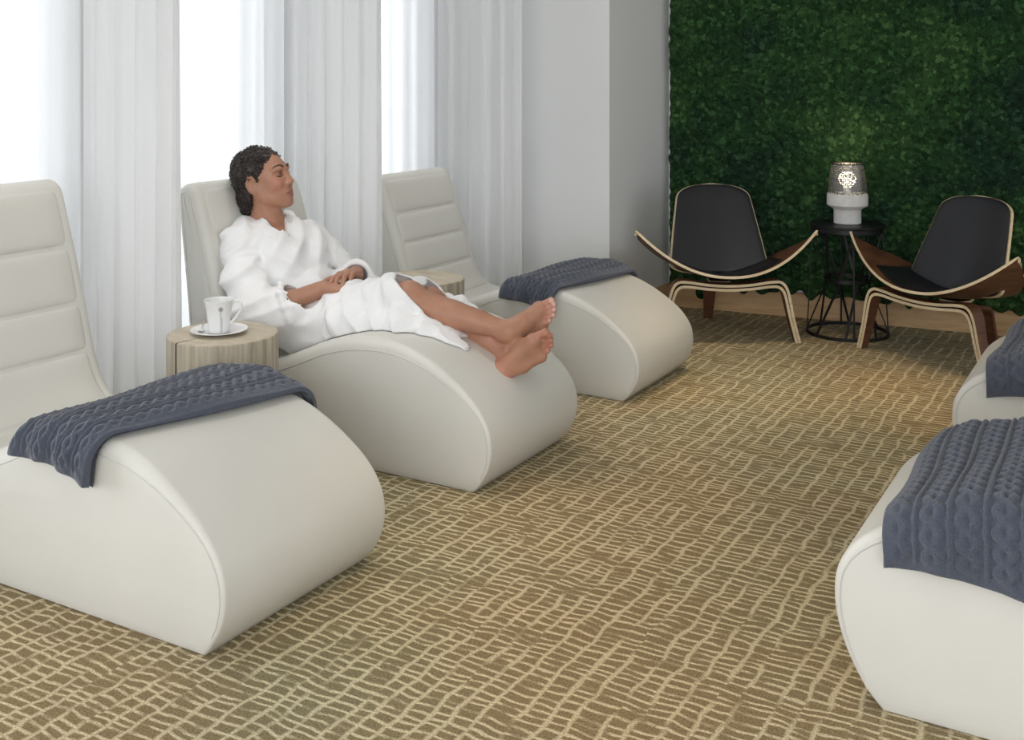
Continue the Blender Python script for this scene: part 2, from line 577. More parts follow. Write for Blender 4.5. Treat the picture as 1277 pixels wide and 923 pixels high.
# moss
def moss():
    W_, H0, H1 = 4.4, .125, 2.72
    st = .0072
    nu, nv = int(W_ / st), int((H1 - H0) / st)
    uu, vv = np.meshgrid(np.linspace(0, 1, nu), np.linspace(0, 1, nv), indexing='ij')
    # wavy lower edge
    edge = np.zeros(nu)
    t = np.linspace(0, W_, nu)
    for k in range(26):
        edge += rng.uniform(.2, 1) * np.sin(t * rng.uniform(3, 75) + rng.uniform(0, 6)) * .006
    edge += np.where(np.abs(t - .2) < .03, -.05, 0)
    ledge = np.zeros(nv)
    for k in range(20):
        ledge += np.sin(np.linspace(0, 2.6, nv) * rng.uniform(8, 140) + rng.uniform(0, 6)) * .0010
    zz = H0 + edge[:, None] * (1 - vv) + (H1 - H0) * vv
    ss = uu * W_ + .018 + ledge[None, :] * (1 - uu)
    # clumps: nearest-centre bumps at two sizes
    def worley(x, y, cell):
        gx, gy = x / cell, y / cell
        ix, iy = np.floor(gx).astype(int), np.floor(gy).astype(int)
        jx = rng.random((ix.max() + 4, iy.max() + 4))
        jy = rng.random(jx.shape)
        hh = rng.random(jx.shape)
        best = np.full(x.shape, 9.)
        hb = np.zeros(x.shape)
        for a in (-1, 0, 1):
            for b in (-1, 0, 1):
                cx_, cy_ = np.clip(ix + a, 0, None), np.clip(iy + b, 0, None)
                d = np.hypot(gx - (cx_ + jx[cx_, cy_]), gy - (cy_ + jy[cx_, cy_]))
                m = d < best
                best = np.where(m, d, best)
                hb = np.where(m, hh[cx_, cy_], hb)
        return np.clip(1 - best, 0, 1) * (.35 + hb)
    h = .030 + .020 * worley(ss, zz, .075) + .026 * worley(ss, zz, .030) + .010 * worley(ss, zz, .015) + rng.normal(0, .0015, ss.shape)
    rim = np.minimum(np.minimum(uu * W_, vv * (H1 - H0)) / .04, 1)
    h = h * (.25 + .75 * np.sqrt(np.clip(rim, 0, 1))) + .018
    X = CORNER.x + mdir.x * ss + mnor.x * h
    Y = CORNER.y + mdir.y * ss + mnor.y * h
    V = np.stack([X, Y, zz], -1).reshape(-1, 3)
    idx = np.arange(nu * nv).reshape(nu, nv)
    F = np.stack([idx[:-1, :-1], idx[1:, :-1], idx[1:, 1:], idx[:-1, 1:]], -1).reshape(-1, 4)
    # backing rim, so that the edge has depth
    ring = np.r_[idx[:, 0], idx[-1, 1:], idx[-2::-1, -1], idx[0, -2:0:-1]]
    B = V[ring].copy()
    B[:, 0] -= mnor.x * (h.reshape(-1)[ring] - .002)
    B[:, 1] -= mnor.y * (h.reshape(-1)[ring] - .002)
    k = len(V)
    n = len(ring)
    F2 = [(ring[i], k + i, k + (i + 1) % n, ring[(i + 1) % n]) for i in range(n)]
    o = mesh_obj('moss', np.vstack([V, B]), list(map(tuple, F)) + F2, M['moss'])
    return tag(o, 'deep green preserved moss covering the back wall above the oak board', 'moss wall', kind='stuff')
moss()

# ------------------------------------------------------------------ curtains
def curtain(name, p, q, folds, amp, mat, label, group=None, z1=2.72, seed=0, hook=0, gather=0):
    r = np.random.default_rng(seed)
    p, q = np.array(p, float), np.array(q, float)
    d = q - p
    Ln = np.linalg.norm(d)
    d /= Ln
    n = np.array([d[1], -d[0]])
    nu, nv = max(60, folds * 14), 28
    t = np.linspace(0, 1, nu)
    ph = np.cumsum(.4 + r.random(nu) * 1.2)
    ph = ph / ph[-1] * folds * 2 * PI + r.uniform(0, 6)
    am = amp * (.45 + .75 * np.interp(t, np.linspace(0, 1, folds + 2), r.random(folds + 2)))
    V = []
    for j in range(nv):
        z = .012 + (z1 - .012) * j / (nv - 1)
        k = 1 - j / (nv - 1)
        off = am * (.55 + .55 * k) * (np.sin(ph + .25 * np.sin(k * 3 + t * 9)) + .35 * np.sin(2.3 * ph + 1 + k))
        if hook:
            off = off + hook * np.clip((t - .9) / .1, 0, 1) ** 2
        along = t * Ln + amp * .5 * np.cos(ph) * k * np.sin(PI * t)
        if gather:
            along = along * (1 - gather * (1 - k) * .5)
        for i in range(nu):
            xy = p + d * along[i] + n * off[i]
            V.append((xy[0], xy[1], z))
    F = [(j * nu + i, j * nu + i + 1, (j + 1) * nu + i + 1, (j + 1) * nu + i) for j in range(nv - 1) for i in range(nu - 1)]
    o = mesh_obj(name, V, F, mat)
    return tag(o, label, 'curtain', group)
CUR_X = -3.50
for (u, lab, sd) in ((1.56, 'white drape partition out of view left of the nearest lounger', 3),
                     (2.79, 'gathered white drape between the nearest lounger and the woman', 5),
                     (3.965, 'gathered white drape just behind the woman, between her lounger and the farthest one', 9),
                     (5.13, 'gathered white drape hanging against the pier beside the farthest lounger', 12)):
    if u < 2:
        continue
    curtain('curtain', (CUR_X + .045, u), (-2.935 if u < 3 else -2.955 if u < 4.5 else -2.91, u), 5, .026, M['drape'], lab, seed=sd, hook=.03)
for (y0, y1, lab, sd) in ((.35, 1.52, 'sheer white window curtain far left beyond the frame edge', 21),
                          (1.45, 2.86, 'sheer white window curtain behind the nearest lounger', 22),
                          (2.74, 4.03, 'sheer white window curtain behind the seated woman', 23),
                          (3.92, 5.30, 'sheer white window curtain behind the farthest lounger', 24)):
    if y0 < 1:
        continue
    curtain('sheer_curtain', (CUR_X - (.075 if abs(y0 - 2.74) < .1 else 0), y0), (CUR_X - (.075 if abs(y0 - 2.74) < .1 else 0), y1), 8, .026, M['sheer'], lab, seed=sd)
for y in (2.79, 3.965, 5.13):
    q = MB()
    q.box((WINX, y - .015, 2.722), (-2.93, y + .015, CEIL))
    o = q.build('trim_track', M['lampbody'], smooth=False)
    o.name = 'trim_%d' % (1 + round((y - 2.79) / 1.17))
    tag(o, kind='structure')

# ------------------------------------------------------------------ loungers
WID = .31
class Outline:
    """side outline of a lounger, (s, z) with s growing towards the head; rake lowers the back, lift raises the foot bulge"""
    def __init__(o, rake=1.0, lift=0.0, zs=1.0, push=0.0):
        P = catmull([(0, 0), (-.035, .04), (-.062, .09), (-.072, .15), (-.060, .215), (-.012, .283), (.07, .348), (.17, .403), (.28, .440), (.38, .452),
                     (.49, .446), (.62, .412), (.73, .366), (.83, .325), (.92, .300), (1.0, .315), (1.06, .37), (1.095, .46), (1.125, .57), (1.18, .76), (1.235, .93),
                     (1.262, .972), (1.30, .985), (1.335, .965), (1.345, .92), (1.325, .76), (1.29, .50), (1.265, .25), (1.25, .06), (1.235, 0)], 6)
        P[:, 1] = np.clip(P[:, 1], 0, None)
        z = P[:, 1].copy()
        back = (P[:, 0] > .93) & (z > .30)
        P[:, 1] = np.where(back, .30 + (z - .30) * rake, z)
        P[:, 1] = np.where(P[:, 0] < .9, P[:, 1] + lift * np.sin(PI * np.clip(z / .50, 0, 1)), P[:, 1]) * zs
        P[:, 0] = np.where(P[:, 0] < .9, P[:, 0] - push * np.sin(PI * np.clip(z / .42, 0, 1)), P[:, 0])
        o.P = resample(P, 190)
        o.d = np.r_[0, np.cumsum(np.linalg.norm(np.diff(o.P, axis=0), axis=1))]
        n = -normals2(o.P)
        o.N = n if n[60] @ np.array([0, 1]) > 0 else -n
    def at(o, arc):
        a = np.atleast_1d(arc)
        p = np.stack([np.interp(a, o.d, o.P[:, k]) for k in (0, 1)], -1)
        n = np.stack([np.interp(a, o.d, o.N[:, k]) for k in (0, 1)], -1)
        return p, n / np.linalg.norm(n, axis=-1)[..., None]
    def arc(o, s=None, z=None, lo=0, hi=190):
        k = np.argmin(np.abs(o.P[lo:hi, 0] - s) if s is not None else np.abs(o.P[lo:hi, 1] - z))
        return o.d[lo + k]
def make_lounger(O):
    LOUNGE, NRM, _dl = O.P, O.N, O.d
    root = empty('spa_lounger')
    n = len(LOUNGE)
    s, z = LOUNGE[:, 0], LOUNGE[:, 1]
    # how rounded the long edge is along the outline: crisp round the foot, soft over knee and seat
    R = np.interp(_dl, [0, .12, .30, .5, .8, 1.1, 1.5, 2.1, 2.3, 3.2], [.008, .010, .014, .026, .042, .042, .036, .034, .03, .02])
    wid = np.interp(_dl, [0, .05, .9, 1.35, 2.05, 2.3, 3.2], [WID - .012, WID, WID, WID, WID - .012, WID - .012, WID])
    rows = []
    for sg in (-1, 1):
        for k in range(7):
            a = PI / 2 * k / 6
            rows.append((sg, a))
    order = [(-1, PI / 2 * k / 6) for k in range(6, -1, -1)] + [(1, PI / 2 * k / 6) for k in range(7)]
    V = []
    for sg, a in order:
        y = sg * (wid - R + R * math.sin(a))
        ins = R * (1 - math.cos(a))
        P = LOUNGE - NRM * ins[:, None]
        P[:, 1] = np.maximum(P[:, 1], 0)
        for i in range(n):
            V.append((-P[i, 0], y[i], P[i, 1]))
    F = []
    for r in range(len(order) - 1):
        for i in range(n - 1):
            F.append((r * n + i, r * n + i + 1, (r + 1) * n + i + 1, (r + 1) * n + i))
        F.append((r * n + n - 1, r * n, (r + 1) * n, (r + 1) * n + n - 1))
    # side panels: separate upholstery pieces
    o = mesh_obj('body', V, F, M['vinyl'], root)
    fix_normals(o)
    last = len(order) - 1
    for r in (0, last):
        ring = np.array(V[r * n:(r + 1) * n])
        dd = .004 * (-1 if r == 0 else 1)
        # slightly domed panel: outer ring, inner ring pulled out
        cen = ring.mean(0)
        inner = ring.copy()
        nn = NRM * .016
        inner[:, 0] += nn[:, 0]
        inner[:, 2] -= nn[:, 1]
        inner[:, 2] = np.clip(inner[:, 2], .002, None)
        inner[:, 1] += dd
        VV = np.vstack([ring, inner])
        FF = [(i, (i + 1) % n, n + (i + 1) % n, n + i) for i in range(n)] + [tuple(range(n, 2 * n))]
        fix_normals(mesh_obj('side_panel', VV, FF, M['vinyl'], root))
        # stitched seam round the panel
        sel = [i for i in range(4, n - 10, 2)]
        q = MB()
        q.tube([(ring[i, 0] + .0 , ring[i, 1] + dd * .3, ring[i, 2] + .0) for i in sel], .0022, 5)
        q.build('seam', M['vinyl_seam'], root)
    # padded channels on the back and seat
    hi = len(LOUNGE) * 3 // 4
    lo = len(LOUNGE) // 3
    pk = int(np.argmax(LOUNGE[:, 1]))
    st = int(np.argmin(np.abs(LOUNGE[:pk, 0] - .92)))
    zt = LOUNGE[pk, 1]
    cuts = [O.arc(s=.70, hi=st), O.arc(s=.985, lo=st, hi=pk)] + [O.arc(z=.30 + (zt - .30) * q_, lo=st, hi=pk) for q_ in (.222, .445, .693, .967)]
    names = ['seat_cushion', 'lumbar_cushion', 'back_cushion', 'back_cushion', 'headrest']
    for k in range(5):
        a0_, a1_ = cuts[k], cuts[k + 1]
        na, nb = 22, 17
        g = np.linspace(0, 1, na)
        ha = (1 - np.abs(2 * g - 1) ** 5) ** .5
        arcs = a0_ + (a1_ - a0_) * (g * .985 + .0075)
        P, Nn = O.at(arcs)
        V2 = []
        for j in range(nb):
            b = 2 * j / (nb - 1) - 1
            hb = (1 - abs(b) ** 6) ** .5
            for i in range(na):
                wd = np.interp(arcs[i], _dl, wid) - .026
                hgt = .016 * ha[i] * hb - .006
                if k == 0:
                    hgt = .010 * ha[i] * hb - .006
                V2.append((-(P[i, 0] + Nn[i, 0] * hgt), b * wd, P[i, 1] + Nn[i, 1] * hgt))
        F2 = [(j * na + i, j * na + i + 1, (j + 1) * na + i + 1, (j + 1) * na + i) for j in range(nb - 1) for i in range(na - 1)]
        # thin underside so that each pad is a closed body
        kk = len(V2)
        V3 = []
        for j in range(nb):
            b = 2 * j / (nb - 1) - 1
            for i in range(na):
                wd = np.interp(arcs[i], _dl, wid) - .026
                V3.append((-(P[i, 0] - Nn[i, 0] * .008), b * wd, P[i, 1] - Nn[i, 1] * .008))
        F3 = [tuple(kk + v for v in f[::-1]) for f in F2]
        bd = [j * na for j in range(nb)] + [(nb - 1) * na + i for i in range(1, na)] + [j * na + na - 1 for j in range(nb - 2, -1, -1)] + [i for i in range(na - 2, 0, -1)]
        F4 = [(bd[i], bd[(i + 1) % len(bd)], kk + bd[(i + 1) % len(bd)], kk + bd[i]) for i in range(len(bd))]
        fix_normals(mesh_obj(names[k], V2 + V3, F2 + F3 + F4, M['vinyl'], root))
    return root
LG = 'white sculpted spa loungers'
FRONT = -1.93
ROW = [(FRONT, 1.88 + WID, 0, 'white lounger nearest on the left, a grey knit throw across its knee rest'),
       (FRONT, 3.05 + WID, 0, 'white lounger on which the woman in the robe reclines'),
       (FRONT, 4.21 + WID, 0, 'white lounger beyond the woman, nearest to the pier'),
       (-.522, 2.445 + WID, PI, 'white lounger in the right foreground, its foot end towards the aisle'),
       (-.505, 3.88 + WID, PI, 'white lounger at the right edge, behind the right foreground one')]
SHAPES = [Outline(1.02), Outline(.92), Outline(.88, 0, .96), Outline(1.0, .085, 1.0, .03), None]
SHAPES[4] = SHAPES[3]
made = {}
for i, (x, y, rz, lab) in enumerate(ROW):
    k = id(SHAPES[i])
    if k in made:
        o = copy_tree(made[k])
    else:
        o = made[k] = make_lounger(SHAPES[i])
    o.location = (x, y, 0)
    o.rotation_euler = (0, 0, rz)
    tag(o, lab, 'lounger', LG)

# ------------------------------------------------------------------ knitted throws
def cable(b, a, W_, ncol):
    """height of a cable knit: b along the cables, a across (0..W_), both in metres"""
    pitch = W_ / ncol
    c = (a / pitch) % 1.0
    k = np.floor(a / pitch)
    x = (c - .5) * pitch
    tw = .075
    ph = 2 * PI * b / tw + k * 1.7
    h = np.zeros_like(a)
    wv = .22 * pitch
    for p0 in (0, PI):
        xc = wv * np.sin((ph + p0) / 1.0)
        up = .5 + .5 * np.cos(ph + p0)
        r = .17 * pitch
        d = np.clip(1 - ((x - xc) / r) ** 2, 0, 1)
        h = np.maximum(h, np.sqrt(d) * (.0075 + .0028 * up))
    edge = np.abs(np.abs(x) - .5 * pitch)
    rib = np.clip(1 - (edge / (.085 * pitch)) ** 2, 0, 1)
    h = np.maximum(h, .0085 * np.sqrt(rib))
    h += .0008 * np.sin(2 * PI * b / .009) * np.cos(2 * PI * a / .009)
    return h
def drape(name, parent, O, sc_, hang_, base, thick, knit, na=130, nb=190, ncol=6, seed=1):
    """cloth over the lounger O: a runs along the outline, b across and down both sides.
    sc_ = s at (front near, front far, rear near, rear far); hang_ = overhang at the same corners"""
    top_ = int(np.argmin(np.abs(O.P[:95, 0] - .9)))
    A = [O.arc(s=v, lo=8, hi=top_) for v in sc_]
    a = np.linspace(0, 1, na)[:, None] * np.ones((1, nb))
    b = np.ones((na, 1)) * np.linspace(0, 1, nb)[None, :]
    nearw = WID + hang_[0] * (1 - a) + hang_[2] * a
    farw = WID + hang_[1] * (1 - a) + hang_[3] * a
    b0, b1 = -nearw, farw
    bm_ = b0 + (b1 - b0) * b
    f_ = A[0] * (1 - b) + A[1] * b
    r_ = A[2] * (1 - b) + A[3] * b
    Wd = float(np.mean(r_ - f_))
    arc = f_ + (r_ - f_) * a + .006 * np.sin(b * 7 + seed) * (1 - 2 * a)
    P, Nn = O.at(arc.ravel())
    P = P.reshape(na, nb, 2)
    Nn = Nn.reshape(na, nb, 2)
    rr = .05
    flat = WID - rr + base
    ab = np.abs(bm_)
    sg = np.sign(bm_)
    over = np.clip(ab - flat, 0, None)
    ang = np.clip(over / (rr + base), 0, PI / 2)
    hang = np.clip(over - (rr + base) * PI / 2, 0, None)
    y = sg * (np.minimum(ab, flat) + (rr + base * .0) * np.sin(ang))
    drop = rr * (1 - np.cos(ang)) + hang
    # cloth normal: from the outline normal on top to sideways where it hangs
    n3 = np.stack([-Nn[..., 0] * np.cos(ang), sg * np.sin(ang), Nn[..., 1] * np.cos(ang)], -1)
    pos = np.stack([-P[..., 0], y, P[..., 1] - drop], -1)
    rim = np.minimum(np.minimum(a, 1 - a) * Wd, np.minimum(b, 1 - b) * (b1 - b0))
    prof = np.sqrt(np.clip(1 - (1 - np.clip(rim / (thick * .55), 0, 1)) ** 2, 0, 1))
    wob = .004 * np.sin(bm_ * 14 + a * 5 + seed) + .003 * np.sin(a * 17 + bm_ * 6)
    hang_w = np.clip(over / .1, 0, 1)
    h = base + thick * prof + wob * prof + hang_w * .006 * np.sin(a * 2 * PI * 3.3 + seed) * prof
    if knit:
        h = h + cable(bm_ - b0, a * Wd, Wd, ncol) * np.clip(rim / .03 - .3, 0, 1)
    top = pos + n3 * h[..., None]
    bot = pos + n3 * base
    V = np.vstack([top.reshape(-1, 3), bot.reshape(-1, 3)[:0]])
    idx = np.arange(na * nb).reshape(na, nb)
    F = np.stack([idx[:-1, :-1], idx[1:, :-1], idx[1:, 1:], idx[:-1, 1:]], -1).reshape(-1, 4)
    # underside, coarse
    ia, ib = np.unique(np.linspace(0, na - 1, 16).astype(int)), np.unique(np.linspace(0, nb - 1, 24).astype(int))
    B = bot[np.ix_(ia, ib)].reshape(-1, 3)
    jd = np.arange(len(ia) * len(ib)).reshape(len(ia), len(ib)) + len(V)
    F2 = np.stack([jd[:-1, :-1], jd[:-1, 1:], jd[1:, 1:], jd[1:, :-1]], -1).reshape(-1, 4)
    o = mesh_obj(name, np.vstack([V, B]), np.vstack([F, F2]), M['knit'], parent)
    return o
def throw(i, sc_, hang_, lab, seed, ncol=6):
    x, y, rz, _ = ROW[i]
    root = empty('knit_throw', (x, y, 0), rz, lab, 'blanket', 'slate grey cable-knit throws on the loungers')
    if rz:                      # the near side of a turned lounger is its far side
        sc_ = (sc_[1], sc_[0], sc_[3], sc_[2])
        hang_ = (hang_[1], hang_[0], hang_[3], hang_[2])
    lo = (sc_[0] + .02, sc_[1] + .02, sc_[2] - .02, sc_[3] - .02)
    drape('lower_layer', root, SHAPES[i], lo, tuple(h - .022 for h in hang_), .004, .014, False, 40, 60, seed=seed)
    drape('upper_layer', root, SHAPES[i], sc_, hang_, .017, .012, True, seed=seed, ncol=ncol)
throw(0, (.33, .20, .64, .68), (.13, .10, .06, .06), 'slate grey cable-knit throw folded over the nearest left lounger', 1)
throw(2, (.31, .20, .57, .55), (.11, .12, .06, .06), 'slate grey cable-knit throw on the lounger beyond the woman', 2)
throw(3, (.015, .02, .50, .46), (.095, .08, .24, .08), 'slate grey cable-knit throw on the right foreground lounger', 3, ncol=7)
throw(4, (.02, .03, .50, .48), (.10, .08, .20, .08), 'slate grey cable-knit throw on the lounger at the right edge', 4, ncol=7)

# ------------------------------------------------------------------ log side tables
def log_table(loc, label):
    root = empty('log_side_table', loc, 0, label, 'side table')
    H, R0 = .475, .184
    n = 96
    tocam = math.atan2(-loc[1], -loc[0])
    ca = tocam - .92                                # the drying crack
    ha = .018
    pts = []
    for j in range(n):
        a = ca + ha + (2 * PI - 2 * ha) * j / (n - 1)
        r = R0 * (1 + .006 * math.sin(3 * a) + .004 * math.sin(7 * a + 1))
        pts.append((r * math.cos(a), r * math.sin(a)))
    tip = (.055 * math.cos(ca), .055 * math.sin(ca))
    k = .006
    V = []
    lv = [(0, 1 - .02), (.008, 1), (H - k, 1), (H - k * .3, 1 - .009), (H, 1 - .03)]
    for z, f in lv:
        for p in pts:
            V.append((p[0] * f, p[1] * f, z))
        V.append((tip[0], tip[1], z))
    m = n + 1
    F, mm = [], []
    for l in range(len(lv) - 1):
        for j in range(m):
            j2 = (j + 1) % m
            F.append((l * m + j, l * m + j2, (l + 1) * m + j2, (l + 1) * m + j))
            mm.append(2 if j >= n - 1 else 0)
    # top and bottom as fans round the tip of the crack
    for l, rev in ((0, True), (len(lv) - 1, False)):
        c = l * m + n
        for j in range(n - 1):
            f = (c, l * m + j, l * m + j + 1)
            F.append(f[::-1] if rev else f)
            mm.append(1)
    o = mesh_obj('trunk', V, F, [M['log'], M['log_top'], M['crack']], root, fmat=mm)
    fix_normals(o)
    sharp(o, 40)
    return root
T1 = (-2.755, 2.785, 0)
log_table(T1, 'pale log stump table with a split, holding the cup beside the woman')
log_table((-2.755, 3.955, 0), 'pale log stump table hidden behind the woman\'s legs')

# ------------------------------------------------------------------ cup, saucer, spoon
TZ = .4755
sx_, sy_ = T1[0] - .005, T1[1] - .012
sau = empty('saucer', (sx_, sy_, TZ), YAW, 'white china saucer under the cup on the log table', 'saucer')
q = MB()
q.lathe([(.0005, .002), (.030, .002), (.034, 0), (.040, .0005), (.066, .007), (.094, .014), (.0955, .0152), (.094, .0165), (.066, .0105), (.040, .005), (.034, .0045), (.0005, .0045)], 64)
q.build('dish', M['china'], sau)
cup = empty('tea_cup', (sx_, sy_, TZ + .0048), YAW, 'white china cup with a fine flower drawing standing in its saucer', 'cup')
q = MB()
q.lathe([(.0005, .004), (.026, .004), (.028, 0), (.0335, .001), (.036, .008), (.0385, .045), (.042, .080), (.0475, .103), (.050, .108), (.0495, .1095), (.0475, .1085), (.0445, .100), (.039, .078), (.0355, .045), (.033, .012), (.0005, .009)], 64)
q.build('bowl', M['china'], cup)
q = MB()
q.tube(catmull([(.0445, 0, .099), (.062, 0, .104), (.0755, 0, .095), (.072, 0, .072), (.056, 0, .048), (.037, 0, .030)], 6), .0042, 10)
q.build('handle', M['china'], cup)
q = MB()
def oncup(ang, z):
    r = np.interp(z, [.008, .045, .080, .103], [.0362, .0387, .0422, .0477]) + .0004
    return (r * math.cos(ang), r * math.sin(ang), z)
fa = -PI / 2 + .38
q.tube([oncup(fa + .03 * math.sin(t * 4), .006 + t * .072) for t in np.linspace(0, 1, 14)], .0006, 5)
for k in range(7):
    a = 2 * PI * k / 7
    q.tube([oncup(fa + .16 * t * math.cos(a), .083 + .0075 * t * math.sin(a)) for t in (0, .5, 1)], .0008, 5)
q.tube([oncup(fa + .16 * math.cos(a), .083 + .0075 * math.sin(a)) for a in np.linspace(0, 2 * PI, 18)[:-1]], .0005, 5, closed=True)
q.tube([oncup(fa + .13 + .015 * math.sin(t * 5), .004 + t * .05) for t in np.linspace(0, 1, 10)], .0005, 5)
q.build('flower_drawing', M['ink'], cup)
sp = empty('teaspoon', (sx_, sy_, TZ + .0075), YAW, 'small steel teaspoon lying on the saucer left of the cup', 'spoon')
q = MB()
bowl = [(-.054 + .013 * math.cos(a) * 1.0, -.020 + .009 * math.sin(a)) for a in np.linspace(0, 2 * PI, 20)[:-1]]
q.add([(x, y, .004) for x, y in bowl] + [(-.054, -.020, .001)], [(i, (i + 1) % 19, 19) for i in range(19)])
q.add([(x, y, .0052) for x, y in bowl] + [(-.054, -.020, .0022)], [(i, (i + 1) % 19, 19) for i in range(19)])
q.build('spoon_bowl', M['steel'], sp)
q = MB()
q.tube([(-.056, -.012, .0045), (-.062, .010, .008), (-.066, .040, .013), (-.067, .062, .019)], [.0016, .0012, .0016, .0024], 8)
q.build('spoon_handle', M['steel'], sp)

# ------------------------------------------------------------------ wire side table and lamp by the moss
BT = Vector((-1.430, 5.908, 0))
bt = empty('drum_side_table', BT, 0, 'black metal drum table with slanting struts standing between the shell chairs', 'side table')
q = MB()
q.lathe([(.0005, .556), (.186, .556), (.190, .560), (.190, .566), (.186, .569), (.0005, .569)], 64)
q.build('table_top', M['black_metal'], bt)
q = MB()
q.lathe([(.199, 0), (.209, 0), (.209, .016), (.199, .016), (.199, 0)], 64)
q.build('base_ring', M['black_metal'], bt)
q = MB()
q.lathe([(.170, .532), (.180, .532), (.180, .556), (.170, .556), (.170, .532)], 64)
q.build('upper_ring', M['black_metal'], bt)
q = MB()
q.lathe([(.105, .272), (.116, .272), (.116, .292), (.105, .292), (.105, .272)], 48)
q.build('waist_ring', M['black_metal'], bt)
def strut(a0_, r0, z0, a1_, r1, z1, wd=.012, th=.005):
    A = Vector((r0 * math.cos(a0_), r0 * math.sin(a0_), z0))
    B = Vector((r1 * math.cos(a1_), r1 * math.sin(a1_), z1))
    d = (B - A).normalized()
    am = (A + B) / 2
    out = Vector((am.x, am.y, 0)).normalized()
    sd = d.cross(out).normalized() * wd / 2
    ou = out * th / 2
    V = [A - sd - ou, A + sd - ou, A + sd + ou, A - sd + ou, B - sd - ou, B + sd - ou, B + sd + ou, B - sd + ou]
    m = MB()
    m.add(V, [(0, 3, 2, 1), (4, 5, 6, 7), (0, 1, 5, 4), (1, 2, 6, 5), (2, 3, 7, 6), (3, 0, 4, 7)])
    return m
NS = 8
for k in range(NS):
    a = 2 * PI * k / NS + .2
    strut(a, .204, .014, a + .50, .1105, .278).build('strut', M['black_metal'], bt, smooth=False)
    strut(a + .50, .1105, .286, a + 1.0, .175, .536).build('strut', M['black_metal'], bt, smooth=False)
    if k % 2 == 0:
        strut(a + .2, .204, .014, a + .2, .175, .536, .009).build('upright', M['black_metal'], bt, smooth=False)
lp = empty('table_lamp', (BT.x, BT.y, .5695), 0, 'lamp with a white concrete base and dark perforated shade on the black table', 'lamp')
q = MB()
q.lathe([(.0005, 0), (.064, 0), (.069, .004), (.069, .070), (.074, .078), (.098, .092), (.103, .098), (.103, .150), (.100, .156), (.0005, .156)], 64)
q.build('base', M['concrete'], lp)
nz_, na_ = 12, 72
Vv, Uv, Ff = [], [], []
for i in range(nz_ + 1):
    t = i / nz_
    z = .1565 + t * .153
    r = .0985 - .004 * t - .015 * t ** 1.6
    for j in range(na_):
        a = 2 * PI * j / na_
        Vv.append((r * math.cos(a), r * math.sin(a), z))
        Uv.append((j / na_, t))
for i in range(nz_):
    for j in range(na_ - 1):
        Ff.append((i * na_ + j, i * na_ + j + 1, (i + 1) * na_ + j + 1, (i + 1) * na_ + j))
for i in range(nz_):
    k = len(Vv)
    Vv += [Vv[i * na_], Vv[(i + 1) * na_]]
    Uv += [(1, i / nz_), (1, (i + 1) / nz_)]
    Ff.append((i * na_ + na_ - 1, k, k + 1, (i + 1) * na_ + na_ - 1))
mesh_obj('shade', Vv, Ff, M['perforated'], lp, uvs=Uv)
q = MB()
q.lathe([(.0775, .307), (.0815, .307), (.0815, .312), (.0775, .312), (.0775, .307)], 48)
q.build('shade_rim', M['black_metal'], lp)
q = MB()
q.lathe([(.0005, .1565), (.020, .1565), (.020, .185), (.0005, .185)], 24)
sk_ = q.build('socket', M['frosted'], lp)
q = MB()
q.lathe([(.0005, .185), (.014, .186), (.024, .194), (.040, .212), (.045, .230), (.040, .250), (.024, .264), (.0005, .269)], 32)
q.build('bulb', M['bulb'], lp)
pl = bpy.data.lights.new('bulb_light', 'POINT')
pl.energy, pl.color, pl.shadow_soft_size = .35, (1, .75, .45), .03
po = bpy.data.objects.new('bulb_light', pl)
po.location = (BT.x, BT.y, .5695 + .285)
COL.objects.link(po)

# ------------------------------------------------------------------ three-legged shell chairs
def sheet(name, fn, nu, nv, th, mats, parent, rim=False):
    """a bent plywood sheet: fn(u,v) -> point, thickness th along the normal; faces mats[0], cut edge mats[1]"""
    U, Vg = np.linspace(-1, 1, nu), np.linspace(0, 1, nv)
    P = np.array([[fn(u, v) for v in Vg] for u in U])
    du = np.gradient(P, axis=0)
    dv = np.gradient(P, axis=1)
    n = np.cross(du, dv)
    n /= np.linalg.norm(n, axis=-1)[..., None] + 1e-9
    # average the normals a little so that pinched corners stay clean
    for _ in range(2):
        m = n.copy()
        m[1:-1, 1:-1] = (n[1:-1, 1:-1] * 2 + n[2:, 1:-1] + n[:-2, 1:-1] + n[1:-1, 2:] + n[1:-1, :-2])
        n = m / (np.linalg.norm(m, axis=-1)[..., None] + 1e-9)
    T, B = P + n * th / 2, P - n * th / 2
    idx = np.arange(nu * nv).reshape(nu, nv)
    k = nu * nv
    F = [tuple(f) for f in np.stack([idx[:-1, :-1], idx[1:, :-1], idx[1:, 1:], idx[:-1, 1:]], -1).reshape(-1, 4)]
    mm = [0] * (2 * len(F))
    if rim:                 # the pale cut edge is rounded over onto the face
        for q_ in range(len(F)):
            i_, j_ = divmod(q_, nv - 1)
            if i_ in (0, nu - 2) or j_ in (0, 1, nv - 3, nv - 2):
                mm[q_] = mm[q_ + len(F)] = 1
    F = F + [tuple(k + i for i in f[::-1]) for f in F]
    ring = list(idx[:, 0]) + list(idx[-1, 1:]) + list(idx[-2::-1, -1]) + list(idx[0, -2:0:-1])
    m = len(ring)
    for i in range(m):
        F.append((ring[i], k + ring[i], k + ring[(i + 1) % m], ring[(i + 1) % m]))
        mm.append(1)
    o = mesh_obj(name, np.vstack([T.reshape(-1, 3), B.reshape(-1, 3)]), F, mats, parent, fmat=mm)
    fix_normals(o)
    sharp(o, 50)
    return o
